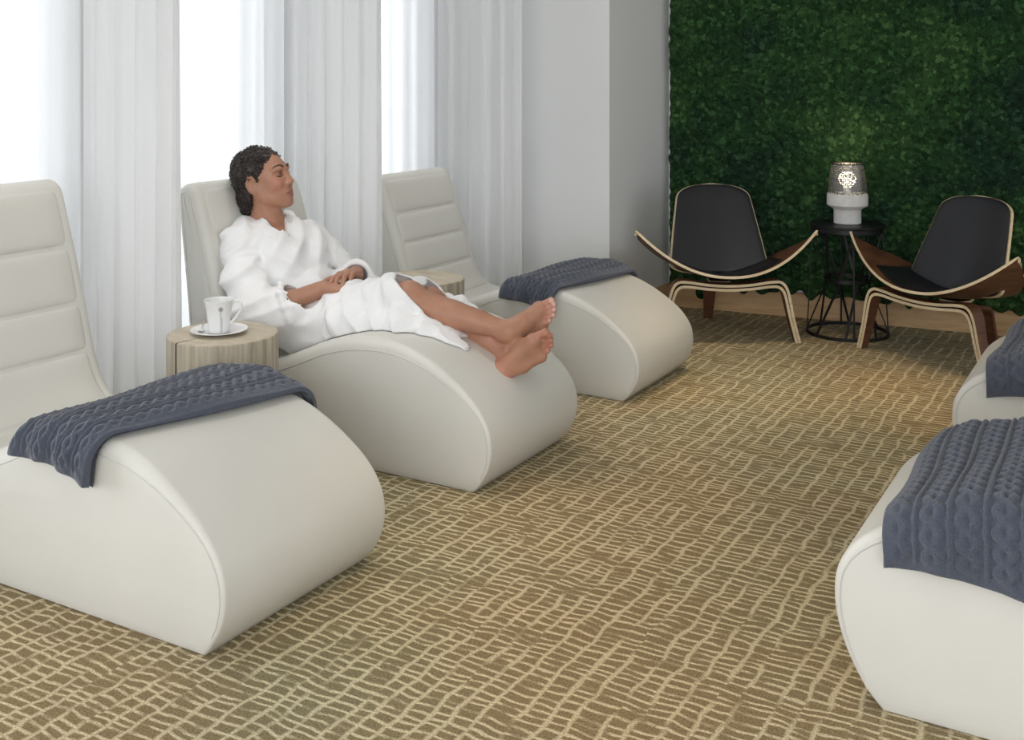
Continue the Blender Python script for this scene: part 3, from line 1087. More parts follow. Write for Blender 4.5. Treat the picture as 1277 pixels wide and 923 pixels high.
# local frame of a chair: x to its left-right, -y is the front, z up
def seat_pt(u, v):
    x = .455 * math.sin(u * PI / 2 * .98) if False else .46 * u
    au = abs(u)
    yf = -.30 + .13 * au ** 2.2
    w0 = .50 * (1 - max(0, (au - .30) / .70) ** 1.25) if au > .30 else .50
    w0 = max(w0, .0) * 1.0
    tip = math.sqrt(max(0, 1 - au ** 9))
    wv = (.07 + w0) * (tip if au > .8 else 1)
    wv = max(wv, .004)
    y = yf + wv * v
    z = .338 + .215 * au ** 2.15 - .085 * v * (1 - .7 * au) - .012 * math.sin(PI * v) * (1 - au)
    return (x, y, z)
def back_pt(u, t, grow=1.0, lift=0):
    # a rounded trapezoid, bent and reclined; rows are closer together at the two ends
    v = .5 - .5 * math.cos(PI * t)
    hw = .265 - .078 * v ** 1.15
    if v > .83:
        hw *= max(0, 1 - ((v - .83) / .17) ** 3.0) ** .42
    if v < .16:
        hw *= max(0, 1 - ((.16 - v) / .16) ** 2.6) ** .5
    hw = max(hw, .003)
    x = u * hw * grow
    vv = (v - .5) * grow + .5
    zz = .49 * vv
    lean = .36
    bend = 1.0 * x * x * (1 - .3 * v)
    y = .065 + zz * math.sin(lean) - bend
    z = .288 + zz * math.cos(lean)
    return (x, y - lift * math.cos(lean), z + lift * math.sin(lean))
def strip(path, wfun, th, mats, name, parent, axis='y'):
    """laminated strip: path of (p, q) in the bending plane, wfun(t) -> (w0, w1) across; axis tells which world axis the width runs along"""
    P = resample(catmull(path, 10), 70)
    nn = normals2(P)
    V, F, mm = [], [], []
    for i in range(len(P)):
        t = i / (len(P) - 1)
        w0, w1 = wfun(t)
        for s_ in (-.5, .5):
            c = P[i] + nn[i] * th * s_
            for w_ in (w0, w1):
                V.append((c[0], w_, c[1]) if axis == 'y' else (w_, c[0], c[1]))
    for i in range(len(P) - 1):
        a = i * 4
        b = a + 4
        for f, m in (((a, a + 1, b + 1, b), 0), ((a + 2, b + 2, b + 3, a + 3), 0), ((a, b, b + 2, a + 2), 1), ((a + 1, a + 3, b + 3, b + 1), 1)):
            F.append(f)
            mm.append(m)
    F += [(0, 2, 3, 1), (len(V) - 4, len(V) - 3, len(V) - 1, len(V) - 2)]
    mm += [1, 1]
    o = mesh_obj(name, V, F, mats, parent, fmat=mm)
    fix_normals(o)
    sharp(o, 40)
    return o
def shell_chair(loc, rz, label):
    root = empty('shell_chair', loc, rz, label, 'chair', 'plywood shell chairs by the moss wall')
    ply = [M['walnut'], M['maple']]
    sheet('seat_shell', seat_pt, 71, 25, .013, ply, root)
    def pad(u, v):
        x, y, z = seat_pt(u * .60, .05 + .90 * v * (1 - .25 * u * u) + .10 * u * u)
        q = (1 - abs(u) ** 5) * (1 - abs(2 * v - 1) ** 5)
        return (x, y, z + .009 + .010 * max(0, q) ** .5)
    sheet('seat_pad', pad, 41, 25, .010, [M['leather'], M['leather']], root)
    sheet('back_shell', back_pt, 41, 41, .013, ply, root, True)
    def bpad(u, v):
        q = max(0, (1 - abs(u) ** 6) * (1 - abs(2 * v - 1) ** 6)) ** .5
        return back_pt(u, v, .965, .008 + .013 * q)
    sheet('back_pad', bpad, 41, 41, .010, [M['leather'], M['leather']], root)
    # front leg frame: two bent strips, close together across the seat and down the legs
    def fw(t):
        e = abs(2 * t - 1)
        k = .058 - .022 * max(0, (e - .5) / .5)
        return (-.235 - k * .3, -.235 + k)
    outer = [(-.352, 0), (-.318, .13), (-.292, .255), (-.262, .302), (-.21, .306), (-.11, .292), (0, .286), (.11, .292), (.21, .306), (.262, .302), (.292, .255), (.318, .13), (.352, 0)]
    inner = [(-.336, 0), (-.302, .13), (-.275, .245), (-.247, .280), (-.20, .283), (-.11, .272), (0, .266), (.11, .272), (.20, .283), (.247, .280), (.275, .245), (.302, .13), (.336, 0)]
    strip(outer, fw, .0135, ply, 'front_leg_frame', root)
    strip(inner, fw, .0135, ply, 'front_leg_frame', root)
    # rear leg: one strip from under the seat to the floor
    rear = [(-.20, .262), (-.05, .246), (.12, .226), (.235, .208), (.275, .176), (.305, .09), (.335, 0)]
    def rw(t):
        k = .045 - .022 * max(0, (t - .45) / .55)
        return (-k, k)
    strip(rear, rw, .017, [M['walnut'], M['walnut']], 'rear_leg', root, 'x')
    # bracket that carries the back
    br = [(-.02, .262), (.08, .262), (.125, .30), (.150, .37), (.178, .45)]
    strip(br, lambda t: (-.05, .05), .013, ply, 'back_support', root, 'x')
    return root
def place_chair(mid, ang, label):
    # mid = midpoint between the front feet; the frame stands at local y = -.235
    c, s_ = math.cos(ang), math.sin(ang)
    off = Vector((-s_ * -.235, c * -.235))
    shell_chair((mid[0] - off.x, mid[1] - off.y, 0), ang, label)
place_chair((-1.888, 5.395), math.radians(31), 'walnut and black leather shell chair next to the white pier')
place_chair((-0.993, 5.469), math.radians(-27), 'walnut and black leather shell chair right of the black table and lamp')

# PERSON_BLOCK
# ------------------------------------------------------------------ the woman: distance fields turned into one skin and one robe
class Field:
    def __init__(s, lo, hi, h):
        s.lo, s.h = np.array(lo, float), h
        s.n = np.ceil((np.array(hi) - s.lo) / h).astype(int) + 1
        s.ax = [(s.lo[k] + h * np.arange(s.n[k])).astype(np.float32) for k in range(3)]
        s.d = np.full(tuple(s.n), .2, np.float32)
    def box(s, lo, hi):
        a = np.clip(np.floor((np.array(lo) - s.lo) / s.h).astype(int), 0, s.n)
        b = np.clip(np.ceil((np.array(hi) - s.lo) / s.h).astype(int) + 1, 0, s.n)
        return tuple(slice(i, max(i, j)) for i, j in zip(a, b))
    def grid(s, sl):
        return np.meshgrid(*[s.ax[k][sl[k]] for k in range(3)], indexing='ij')
    def apply(s, lo, hi, fn, k=.0, op='add', pad=.05):
        sl = s.box(np.array(lo) - pad - k, np.array(hi) + pad + k)
        if any(q.stop <= q.start for q in sl):
            return
        X, Y, Z = s.grid(sl)
        e = fn(X, Y, Z).astype(np.float32)
        d = s.d[sl]
        if op == 'add':
            if k > 0:
                t = np.clip(.5 + .5 * (d - e) / k, 0, 1)
                s.d[sl] = d * (1 - t) + e * t - k * t * (1 - t)
            else:
                s.d[sl] = np.minimum(d, e)
        else:
            e = -e
            if k > 0:
                t = np.clip(.5 - .5 * (d - e) / k, 0, 1)
                s.d[sl] = d * (1 - t) + e * t + k * t * (1 - t)
            else:
                s.d[sl] = np.maximum(d, e)
    def cone(s, a, b, ra, rb, k=.01, op='add'):
        a, b = np.array(a, float), np.array(b, float)
        v = b - a
        l2 = v @ v + 1e-12
        def fn(X, Y, Z):
            px, py, pz = X - a[0], Y - a[1], Z - a[2]
            t = np.clip((px * v[0] + py * v[1] + pz * v[2]) / l2, 0, 1)
            return np.sqrt((px - t * v[0]) ** 2 + (py - t * v[1]) ** 2 + (pz - t * v[2]) ** 2) - (ra + (rb - ra) * t)
        r = max(ra, rb)
        s.apply(np.minimum(a, b) - r, np.maximum(a, b) + r, fn, k, op)
    def chain(s, pts, rs, k=.01, op='add'):
        for i in range(len(pts) - 1):
            s.cone(pts[i], pts[i + 1], rs[i], rs[i + 1], k, op)
    def ell(s, c, rad, B=None, k=.01, op='add'):
        c = np.array(c, float)
        B = np.eye(3) if B is None else np.array(B)
        rad = np.array(rad, float)
        def fn(X, Y, Z):
            px, py, pz = X - c[0], Y - c[1], Z - c[2]
            q = [px * B[i][0] + py * B[i][1] + pz * B[i][2] for i in range(3)]
            k0 = np.sqrt(sum((q[i] / rad[i]) ** 2 for i in range(3)))
            k1 = np.sqrt(sum((q[i] / rad[i] ** 2) ** 2 for i in range(3))) + 1e-6
            return k0 * (k0 - 1) / k1
        r = rad.max()
        s.apply(c - r, c + r, fn, k, op)
    def mesh(s):
        d = s.d
        neg = d < 0
        nx, ny, nz = d.shape
        cnt = np.zeros((nx - 1, ny - 1, nz - 1), np.int8)
        for a in (0, 1):
            for b in (0, 1):
                for c in (0, 1):
                    cnt += neg[a:nx - 1 + a, b:ny - 1 + b, c:nz - 1 + c]
        act = np.argwhere((cnt > 0) & (cnt < 8))
        m = len(act)
        cid = np.full(cnt.shape, -1, np.int32)
        cid[act[:, 0], act[:, 1], act[:, 2]] = np.arange(m)
        acc = np.zeros((m, 3))
        num = np.zeros(m)
        cor = [(a, b, c) for a in (0, 1) for b in (0, 1) for c in (0, 1)]
        val = {c: d[act[:, 0] + c[0], act[:, 1] + c[1], act[:, 2] + c[2]] for c in cor}
        for c in cor:
            for ax in range(3):
                if c[ax] == 0:
                    e = list(c)
                    e[ax] = 1
                    e = tuple(e)
                    v0, v1 = val[c], val[e]
                    x = (v0 < 0) != (v1 < 0)
                    t = np.where(x, v0 / np.where(x, v0 - v1, 1), 0)
                    p = np.tile(np.array(c, float), (m, 1))
                    p[:, ax] = t
                    acc += np.where(x[:, None], p, 0)
                    num += x
        V = s.lo + (act + acc / num[:, None]) * s.h
        F = []
        for ax in range(3):
            o1, o2 = [(1, 2), (2, 0), (0, 1)][ax]
            sa = [slice(None)] * 3
            sb = [slice(None)] * 3
            sa[ax], sb[ax] = slice(0, -1), slice(1, None)
            A, Bn = neg[tuple(sa)], neg[tuple(sb)]
            e = np.argwhere(A != Bn)
            ok = (e[:, o1] > 0) & (e[:, o2] > 0) & (e[:, o1] < d.shape[o1] - 1) & (e[:, o2] < d.shape[o2] - 1)
            e = e[ok]
            inside = A[e[:, 0], e[:, 1], e[:, 2]]
            q = []
            for (i, j) in ((-1, -1), (0, -1), (0, 0), (-1, 0)):
                f = e.copy()
                f[:, o1] += i
                f[:, o2] += j
                q.append(cid[f[:, 0], f[:, 1], f[:, 2]])
            q = np.stack(q, 1)
            q[~inside] = q[~inside][:, ::-1]
            F.append(q)
        F = np.vstack(F)
        F = F[(F >= 0).all(1)]
        return V, F
def relax(V, F, n, lam=.5):
    E = np.vstack([F[:, [0, 1]], F[:, [1, 2]], F[:, [2, 3]], F[:, [3, 0]]])
    E = np.vstack([E, E[:, ::-1]])
    deg = np.bincount(E[:, 0], minlength=len(V))[:, None] + 1e-9
    for i in range(n):
        m = lam if i % 2 == 0 else -lam * .96
        S = np.stack([np.bincount(E[:, 0], V[E[:, 1], k], minlength=len(V)) for k in range(3)], 1) / deg
        V = V + (S - V) * m
    return V
def noise3(X, Y, Z, freq, seed, n=7):
    r = np.random.default_rng(seed)
    o = 0
    for i in range(n):
        k = r.normal(size=3)
        k = k / np.linalg.norm(k) * freq * r.uniform(.6, 1.5)
        o = o + np.sin(k[0] * X + k[1] * Y + k[2] * Z + r.uniform(0, 6.3))
    return o / n * 1.4
def unit(v):
    v = np.array(v, float)
    return v / np.linalg.norm(v)
A3 = lambda *v: np.array(v, float)
rV, tV, uV = np.array(CAM_R), np.array(CAM_T), A3(0, 0, 1)

# joints
PEL = A3(-2.79, 3.33, .425)
NECK = A3(-3.075, 3.325, .765)
SHR, SHL = A3(-3.050, 3.170, .700), A3(-2.975, 3.495, .680)
ELR, ELL = A3(-2.865, 3.085, .475), A3(-2.84, 3.600, .475)
WRR, WRL = A3(-2.660, 3.195, .566), A3(-2.640, 3.362, .598)
HIR, HIL = A3(-2.77, 3.245, .425), A3(-2.76, 3.42, .425)
KNR, KNL = A3(-2.35, 3.285, .542), A3(-2.34, 3.405, .500)
ANR, ANL = A3(-1.975, 3.375, .452), A3(-1.976, 3.384, .366)
ut = unit(NECK - PEL)
lt = unit((SHL - SHR) - ut * ((SHL - SHR) @ ut))
ft = np.cross(lt, ut)
TB = [ft, lt, ut]
def tor(f, l, u):                      # torso point: u = 0 at the pelvis, 1 at the neck
    return PEL + (NECK - PEL) * u + ft * f + lt * l
# head frame
HC = A3(-3.052, 3.312, .934)
yaw, pit = math.radians(13), math.radians(15)
hf = A3(math.cos(yaw) * math.cos(pit), math.sin(yaw) * math.cos(pit), math.sin(pit))
hl = unit(np.cross(uV, hf))
hu = np.cross(hf, hl)
HB = [hf, hl, hu]
HS = 1.08
def hp(x, y, z):
    return HC + HS * (hf * x + hl * y + hu * z)
marks = []                              # (centre, radius, tone, softness) painted on the skin
SKIN = (.425, .215, .138)

def add_hand(B, wrist, d, pn, thumb_side, curls, spread=.05, s=1.0, thumb=None, thumb_curl=.5):
    """d = direction of the fingers, pn = out of the palm, thumb_side = +1 / -1 along cross(d, pn)"""
    d, pn = unit(d), unit(pn - np.array(d) * (np.array(pn) @ unit(d)))
    sd = np.cross(d, pn) * thumb_side
    kn = []
    for i, (o, l) in enumerate(((.027, .086), (.009, .089), (-.010, .084), (-.027, .076))):
        k = wrist + s * (d * l + sd * o - pn * (.003 if i in (1, 2) else 0))
        kn.append(k)
        B.cone(wrist + s * (sd * o * .55 + d * .012), k, .0135 * s, .0105 * s, .012)
    B.cone(wrist + s * d * .02, wrist + s * d * .066, .0165 * s, .0165 * s, .015)
    B.cone(wrist + s * (d * .022 + sd * .014 + pn * .006), wrist + s * (d * .058 + sd * .022 + pn * .004), .014 * s, .010 * s, .012)
    for i, L3 in enumerate(((.042, .025, .020), (.046, .029, .021), (.043, .027, .021), (.033, .020, .018))):
        p = kn[i]
        ang = 0
        sp = (1.5 - i) * spread
        rr = [.0098, .0090, .0080, .0068] if i < 3 else [.0085, .0078, .0070, .0060]
        for j in range(3):
            ang += curls[j] * (1 + .08 * i)
            v = unit(d * math.cos(ang) + pn * math.sin(ang) + sd * sp * math.cos(ang))
            q = p + v * L3[j] * s
            B.cone(p, q, rr[j] * s, rr[j + 1] * s, .0035)
            p = q
        nn_ = unit(-pn * math.cos(ang) + d * math.sin(ang))
        marks.append((p - v * .004 + nn_ * .006 * s, .0058 * s, (.60, .40, .33), .002))
    tb = wrist + s * (d * .022 + sd * .020 + pn * .004)
    tv = unit(d * .72 + sd * .62 + pn * .25) if thumb is None else unit(thumb)
    p = tb
    for j, (l, r0, r1) in enumerate(((.040, .0135, .0110), (.030, .0108, .0098), (.024, .0098, .0078))):
        tv2 = unit(tv + j * thumb_curl * (pn * .35 + d * .35))
        q = p + tv2 * l * s
        B.cone(p, q, r0 * s, r1 * s, .006)
        p = q
    return kn

def add_foot(B, an, F, D, big, s=1.0, flex=0.):
    """F = heel to toe, D = out of the instep, big = +1 when the big toe lies on the side of cross(D, F)"""
    F = unit(F)
    D = unit(np.array(D) - F * (np.array(D) @ F))
    S = np.cross(D, F) * big
    P = lambda f, d, b: an + s * (F * f + D * d + S * b)
    heel = P(-.040, -.046, 0)
    B.cone(P(0, 0, 0), heel, .034 * s, .030 * s, .02)
    B.cone(P(-.022, .01, 0), P(-.040, -.03, 0), .018 * s, .024 * s, .02)
    bb, lb = P(.112, -.049, .023), P(.094, -.056, -.029)
    B.chain([P(.0, .004, 0), P(.045, -.016, .006), P(.105, -.040, .012)], [.034 * s, .029 * s, .019 * s], .02)
    B.chain([heel, P(.045, -.050, .012), bb], [.028 * s, .021 * s, .0205 * s], .015)
    B.chain([heel, P(.030, -.058, -.016), lb], [.028 * s, .021 * s, .0165 * s], .015)
    B.cone(bb, lb, .018 * s, .0155 * s, .015)
    B.cone(P(.010, -.040, .002), P(.085, -.046, .0), .024 * s, .021 * s, .02)
    B.cone(P(.055, -.022, .010), bb, .024 * s, .018 * s, .015)
    B.cone(P(.012, -.012, .028), P(.012, -.012, -.028), .010 * s, .010 * s, .012)
    marks.append((heel, .040 * s, (.50, .235, .165), .03))
    toes = [(.112, .027, .160, .024, .0128, .0118), (.118, .008, .162, .009, .0095, .0086), (.113, -.006, .154, -.006, .0092, .0082), (.105, -.018, .143, -.020, .0088, .0078), (.093, -.029, .122, -.029, .0086, .0076)]
    for f0, b0, f1, b1, r0, r1 in toes:
        a = P(f0, -.052, b0)
        m = P((f0 + f1) / 2, -.047 + flex * .01, (b0 + b1) / 2)
        e = P(f1, -.055 + flex * .02, b1)
        B.cone(a, m, r0 * s, r0 * s * .97, .004)
        B.cone(m, e, r0 * s * .97, r1 * s, .003)
        B.ell(e, (r1 * 1.12 * s,) * 3, None, .003)
        marks.append((e + (D * .8 + F * .35) * r1 * s, r1 * .72 * s, (.66, .42, .36), .002))
        marks.append((e, r1 * 1.9 * s, (.48, .22, .155), .012))

BODY = Field((-3.24, 3.02, .24), (-1.70, 3.68, 1.11), .0038)
B = BODY
# trunk
B.ell(PEL, (.095, .165, .115), TB, .02)
B.ell(tor(-.005, 0, .30), (.088, .125, .13), TB, .05)
B.ell(tor(.0, 0, .62), (.100, .150, .175), TB, .05)
B.cone(tor(-.012, -.10, .90), tor(-.012, .10, .90), .055, .055, .06)
B.cone(SHR, SHL, .052, .052, .05)
for sg in (-1, 1):
    B.ell(tor(.072, .072 * sg, .60), (.062, .065, .065), TB, .03)
# neck: column, throat, collarbones
B.cone(NECK - ut * .03, hp(-.018, 0, -.055), .060, .053, .03)
B.cone(tor(.045, 0, .93), hp(.012, 0, -.075), .030, .034, .03)
B.cone(hp(-.015, .052, -.045), tor(.068, .018, .93), .013, .012, .02)
B.cone(hp(-.015, -.052, -.045), tor(.068, -.018, .93), .013, .012, .02)
for sg in (-1, 1):
    B.cone(tor(.075, .018 * sg, .925), tor(.045, .075 * sg, .925), .010, .009, .015)
# arms
B.chain([SHR, ELR, WRR], [.050, .042, .029], .02)
B.cone(ELR + (WRR - ELR) * .12, ELR + (WRR - ELR) * .45, .044, .040, .02)
B.chain([SHL, ELL, WRL], [.050, .040, .027], .02)
# legs
for hi_, kn_, an_ in ((HIR, KNR, ANR), (HIL, KNL, ANL)):
    B.cone(hi_, kn_, .088, .058, .03)
    sh = an_ - kn_
    calf = kn_ + sh * .30 + A3(-.010, 0, -.018)
    B.chain([kn_, kn_ + sh * .45, an_], [.054, .042, .032], .02)
    B.chain([kn_ + sh * .08, calf, kn_ + sh * .70], [.040, .047, .033], .03)
    B.ell(kn_ + A3(.012, 0, .016), (.046, .046, .046), None, .03)
# feet
add_foot(B, ANR, .80 * rV + .50 * uV + .15 * tV, 0.0 * rV + .35 * uV + 1.0 * tV, 1, 1.06, .5)
FL_ = unit(.74 * rV + .28 * tV + .61 * uV)
add_foot(B, ANL, FL_, np.cross(.72 * uV - .35 * rV + .30 * tV, FL_), -1, 1.15, .1)
# head
B.ell(hp(-.014, 0, .030), np.array((.093, .074, .084)) * HS, HB, .01)
B.ell(hp(.036, 0, -.005), np.array((.056, .063, .075)) * HS, HB, .025)
B.ell(hp(.038, 0, -.055), np.array((.050, .050, .055)) * HS, HB, .02)
for sg in (-1, 1):
    B.chain([hp(-.004, .056 * sg, -.030), hp(.012, .048 * sg, -.062), hp(.064, .014 * sg, -.098)], [.017 * HS, .017 * HS, .014 * HS], .022)
    B.ell(hp(.060, .036 * sg, -.025), np.array((.026, .024, .024)) * HS, HB, .02)       # cheek
    B.ell(hp(.078, .031 * sg, .006), np.array((.012, .018, .011)) * HS, HB, .012, 'sub')    # eye socket
    B.ell(hp(.0685, .031 * sg, .004), np.array((.0155, .0165, .0115)) * HS, HB, .004)       # closed lid
    B.chain([hp(.083, .012 * sg, .022), hp(.081, .030 * sg, .027), hp(.066, .050 * sg, .019)], [.0075 * HS, .0075 * HS, .006 * HS], .012)
B.ell(hp(.069, 0, -.099), np.array((.018, .020, .016)) * HS, HB, .015)                  # chin
B.ell(hp(.058, 0, -.066), np.array((.032, .038, .030)) * HS, HB, .02)                   # muzzle
B.chain([hp(.083, 0, .016), hp(.091, 0, -.006), hp(.1015, 0, -.028)], [.0075 * HS, .0085 * HS, .0108 * HS], .012)
for sg in (-1, 1):
    B.ell(hp(.092, .0125 * sg, -.034), np.array((.010, .0080, .0078)) * HS, HB, .006)
    B.ell(hp(.094, .0068 * sg, -.0415), np.array((.005, .0036, .0035)) * HS, HB, .002, 'sub')
B.chain([hp(.073, -.029, -.0650), hp(.0880, -.010, -.0635), hp(.0897, 0, -.0645), hp(.0880, .010, -.0635), hp(.073, .029, -.0650)], np.array([.003, .0056, .0058, .0056, .003]) * HS, .004)
B.chain([hp(.075, -.026, -.0690), hp(.0862, -.009, -.0760), hp(.0878, 0, -.0765), hp(.0862, .009, -.0760), hp(.075, .026, -.0690)], np.array([.003, .0062, .0066, .0062, .003]) * HS, .004)
B.chain([hp(.076, -.029, -.0655), hp(.0865, -.018, -.0690), hp(.0950, 0, -.0700), hp(.0865, .018, -.0690), hp(.076, .029, -.0655)], np.array([.0016, .0014, .0016, .0014, .0016]) * HS, .002, 'sub')
# ears
for sg in (-1, 1):
    ec = (-.016, .074 * sg, -.012)
    ring = []
    for k in range(11):
        a = math.radians(-70 + k * 27)
        ring.append(hp(ec[0] + .0175 * math.sin(a) * -1 + .004, ec[1] + .006 * sg * (1 if k < 7 else .2), ec[2] + .029 * math.cos(a) + .003))
    B.chain(ring, [.0052 * HS] * 11, .004)
    B.ell(hp(ec[0] - .002, ec[1] - .002 * sg, ec[2]), np.array((.015, .006, .026)) * HS, HB, .006)
    B.ell(hp(ec[0] + .004, ec[1] + .006 * sg, ec[2] - .004), np.array((.008, .006, .012)) * HS, HB, .004, 'sub')
    B.ell(hp(ec[0] + .006, ec[1] - .001 * sg, ec[2] - .030), np.array((.008, .006, .009)) * HS, HB, .005)
# hands: the right one lies on the lap, the left one rests over its wrist
add_hand(B, WRR, A3(.80, .42, -.06), A3(.10, .10, -1), 1, (.18, .35, .25), thumb=A3(.70, .62, .06))
KNL_ = add_hand(B, WRL, A3(.18, -.95, .12), A3(.10, -.10, -1), -1, (.38, .55, .40), .10, thumb=A3(-.62, -.70, -.14), thumb_curl=.25)
V, F = BODY.mesh()
V = relax(V, F, 2, .4)
person = empty('person', (-2.6, 3.33, 0), 0, 'woman in a white robe reclining with closed eyes, ankles crossed, hands on her lap', 'person')
def child(name, V, F, mat):
    o = mesh_obj(name, np.asarray(V) - np.array(person.location), F, mat, person)
    return o
body = child('body', V, F, M['skin'])
tone = np.tile(np.array(SKIN), (len(V), 1))
def paint(c, r, col, soft):
    d = np.linalg.norm(V - c, axis=1)
    w_ = np.clip((r + soft - d) / soft, 0, 1)[:, None]
    tone[:] = tone * (1 - w_) + np.array(col) * w_
for sg in (-1, 1):
    paint(hp(.070, .046 * sg, -.030), .008 * HS, (.47, .205, .145), .035)
    paint(hp(.076, .031 * sg, .010), .010 * HS, (.30, .135, .085), .010)
paint(hp(.112, 0, -.030), .004, (.46, .21, .15), .02)
L_ = np.stack([(V - HC) @ np.array(b) / HS for b in HB], 1)
lip = (L_[:, 0] > .066) & (np.abs(L_[:, 1]) < .029)
zc = -.0700
top = .0105 * (1 - (np.abs(L_[:, 1]) / .030) ** 1.8)
bot = .0125 * (1 - (np.abs(L_[:, 1]) / .029) ** 1.9)
lip &= (L_[:, 2] < zc + np.clip(top, 0, 1)) & (L_[:, 2] > zc - np.clip(bot, 0, 1))
tone[lip] = (.36, .145, .12)
for c, r, col, soft in sorted(marks, key=lambda q: -q[1]):
    paint(c, r, col, soft)
ca = body.data.color_attributes.new('tone', 'FLOAT_COLOR', 'POINT')
ca.data.foreach_set('color', np.c_[tone, np.ones(len(V))].astype(np.float32).ravel())

from mathutils.bvhtree import BVHTree
def bvh_of(V, F):
    return BVHTree.FromPolygons([Vector(v) for v in V], [tuple(map(int, f)) for f in F])
tree = bvh_of(V, F)
def on_face(y, z, out=.0006):
    o = hp(.2, y, z)
    h = tree.ray_cast(Vector(o), Vector(-hf))
    return np.array(h[0]) + hf * out
for sg in (-1, 1):
    q = MB()
    q.tube([on_face(sg * y, z) - np.array(person.location) for y, z in ((.013, .0275), (.022, .0325), (.033, .0355), (.044, .0335), (.053, .0275))], [.0030, .0042, .0038, .0028, .0012], 6)
    q.build('eyebrow', M['brow'], person)
    q = MB()
    q.tube([on_face(sg * y, z, .0003) - np.array(person.location) for y, z in ((.0165, .0010), (.022, -.0035), (.031, -.0058), (.040, -.0040), (.047, .0005))], [.0010, .0020, .0023, .0021, .0012], 6)
    q.build('eyelashes', M['brow'], person)

# hair
HF = Field(HC - .19, HC + .19, .003)
HF.ell(hp(-.022, 0, .034), np.array((.098, .0835, .090)) * HS, HB, .01)
HF.ell(hp(-.055, 0, -.035), np.array((.058, .066, .072)) * HS, HB, .02)
HF.ell(hp(-.082, 0, -.060), np.array((.040, .048, .050)) * HS, HB, .015)
HF.ell(hp(.098, 0, -.040), np.array((.098, .30, .118)) * HS, HB, .008, 'sub')
HF.ell(hp(.012, 0, -.080), np.array((.056, .30, .075)) * HS, HB, .006, 'sub')
for sg in (-1, 1):
    HF.ell(hp(-.012, .080 * sg, -.014), np.array((.024, .020, .034)) * HS, HB, .004, 'sub')
    HF.chain([hp(.032, .062 * sg, .046), hp(.012, .068 * sg, .030), hp(.004, .070 * sg, .020)], [.010 * HS, .009 * HS, .005 * HS], .010)
    HF.ell(hp(-.034, .068 * sg, .034), np.array((.034, .012, .022)) * HS, HB, .012)
X, Y, Z = np.meshgrid(*HF.ax, indexing='ij')
wx = noise3(X, Y, Z, 70, 3)
HF.d += (.0034 * np.sin(noise3(X, Y, Z, 120, 5) * 4 + wx * 2) + .0022 * noise3(X, Y, Z, 300, 8)).astype(np.float32)
HV, HFc = HF.mesh()
child('hair', HV, HFc, M['hair'])
htree = bvh_of(HV, HFc)
cur = MB()
rr_ = np.random.default_rng(11)
pk = rr_.choice(len(HV), 620, replace=False)
for i in pk:
    p = HV[i]
    loc = np.array([(p - HC) @ np.array(b) / HS for b in HB])
    co, no, _, _ = htree.find_nearest(Vector(p))
    no = np.array(no)
    if np.dot(no, p - hp(-.03, 0, .0)) < 0 or loc[2] < -.12:
        continue
    flow = unit(-hf * .8 - hu * .45 + rr_.normal(size=3) * .35)
    t1 = flow - no * (flow @ no)
    if np.linalg.norm(t1) < .1:
        continue
    t1 = unit(t1)
    t2 = np.cross(no, t1)
    Lc, rad, tn, ph = rr_.uniform(.025, .055), rr_.uniform(.0028, .0055), rr_.uniform(1.5, 3), rr_.uniform(0, 6)
    pts = []
    for k in range(14):
        t = k / 13
        g = p + t1 * Lc * t
        hit = htree.find_nearest(Vector(g))
        g = np.array(hit[0])
        nn_ = np.array(hit[1])
        a = ph + t * tn * 2 * PI
        pts.append(g + nn_ * (.0006 + rad * (.5 + .6 * math.sin(a))) + t2 * rad * 1.3 * math.cos(a) - np.array(person.location))
    cur.tube(pts, list(.0021 * np.sin(np.linspace(.25, PI - .2, 14)) + .0005), 5)
o = cur.build('curls', M['hair'], person)
o['kind'] = 'stuff'
q = MB()
pts = []
st = hp(.010, .066, -.050)
for k in range(26):
    t = k / 25
    a = t * 3.2 * 2 * PI
    pts.append(st + hf * (.018 * t + .006 * math.cos(a)) + hl * (.016 + .006 * math.sin(a)) - uV * (.105 * t) - np.array(person.location))
q.tube(pts, list(np.linspace(.0024, .0009, 26)), 6)
q.build('loose_curl', M['hair'], person)
# robe
RB = Field((-3.25, 2.96, .26), (-2.02, 3.72, .90), .0048)
R_ = RB
R_.ell(PEL + ft * .01, (.125, .195, .14), TB, .02)
R_.ell(tor(.005, 0, .30), (.120, .160, .15), TB, .05)
R_.ell(tor(.004, 0, .60), (.122, .170, .185), TB, .05)
for sg in (-1, 1):
    R_.ell(tor(.075, .075 * sg, .58), (.068, .072, .072), TB, .05)
R_.cone(SHR + ut * .0, SHL, .066, .066, .05)
R_.cone(tor(-.018, -.085, .945), tor(-.018, .085, .945), .070, .070, .05)
cuffR = ELR + (WRR - ELR) * .50
cuffL = ELL + (WRL - ELL) * .86
dR, dL = unit(WRR - ELR), unit(WRL - ELL)
R_.chain([SHR - A3(0, .0, .005), SHR + (ELR - SHR) * .5 + A3(-.012, -.015, 0), ELR + A3(-.005, -.005, -.012), cuffR - dR * .02 - A3(0, 0, .012)], [.070, .078, .084, .074], .035)
R_.cone(cuffR - dR * .045 - A3(0, 0, .010), cuffR - dR * .012 - A3(0, 0, .010), .080, .076, .012)
R_.chain([SHL, SHL + (ELL - SHL) * .5, ELL, cuffL - dL * .02], [.070, .074, .076, .058], .035)
R_.cone(cuffL - dL * .055, cuffL - dL * .015, .062, .060, .010)
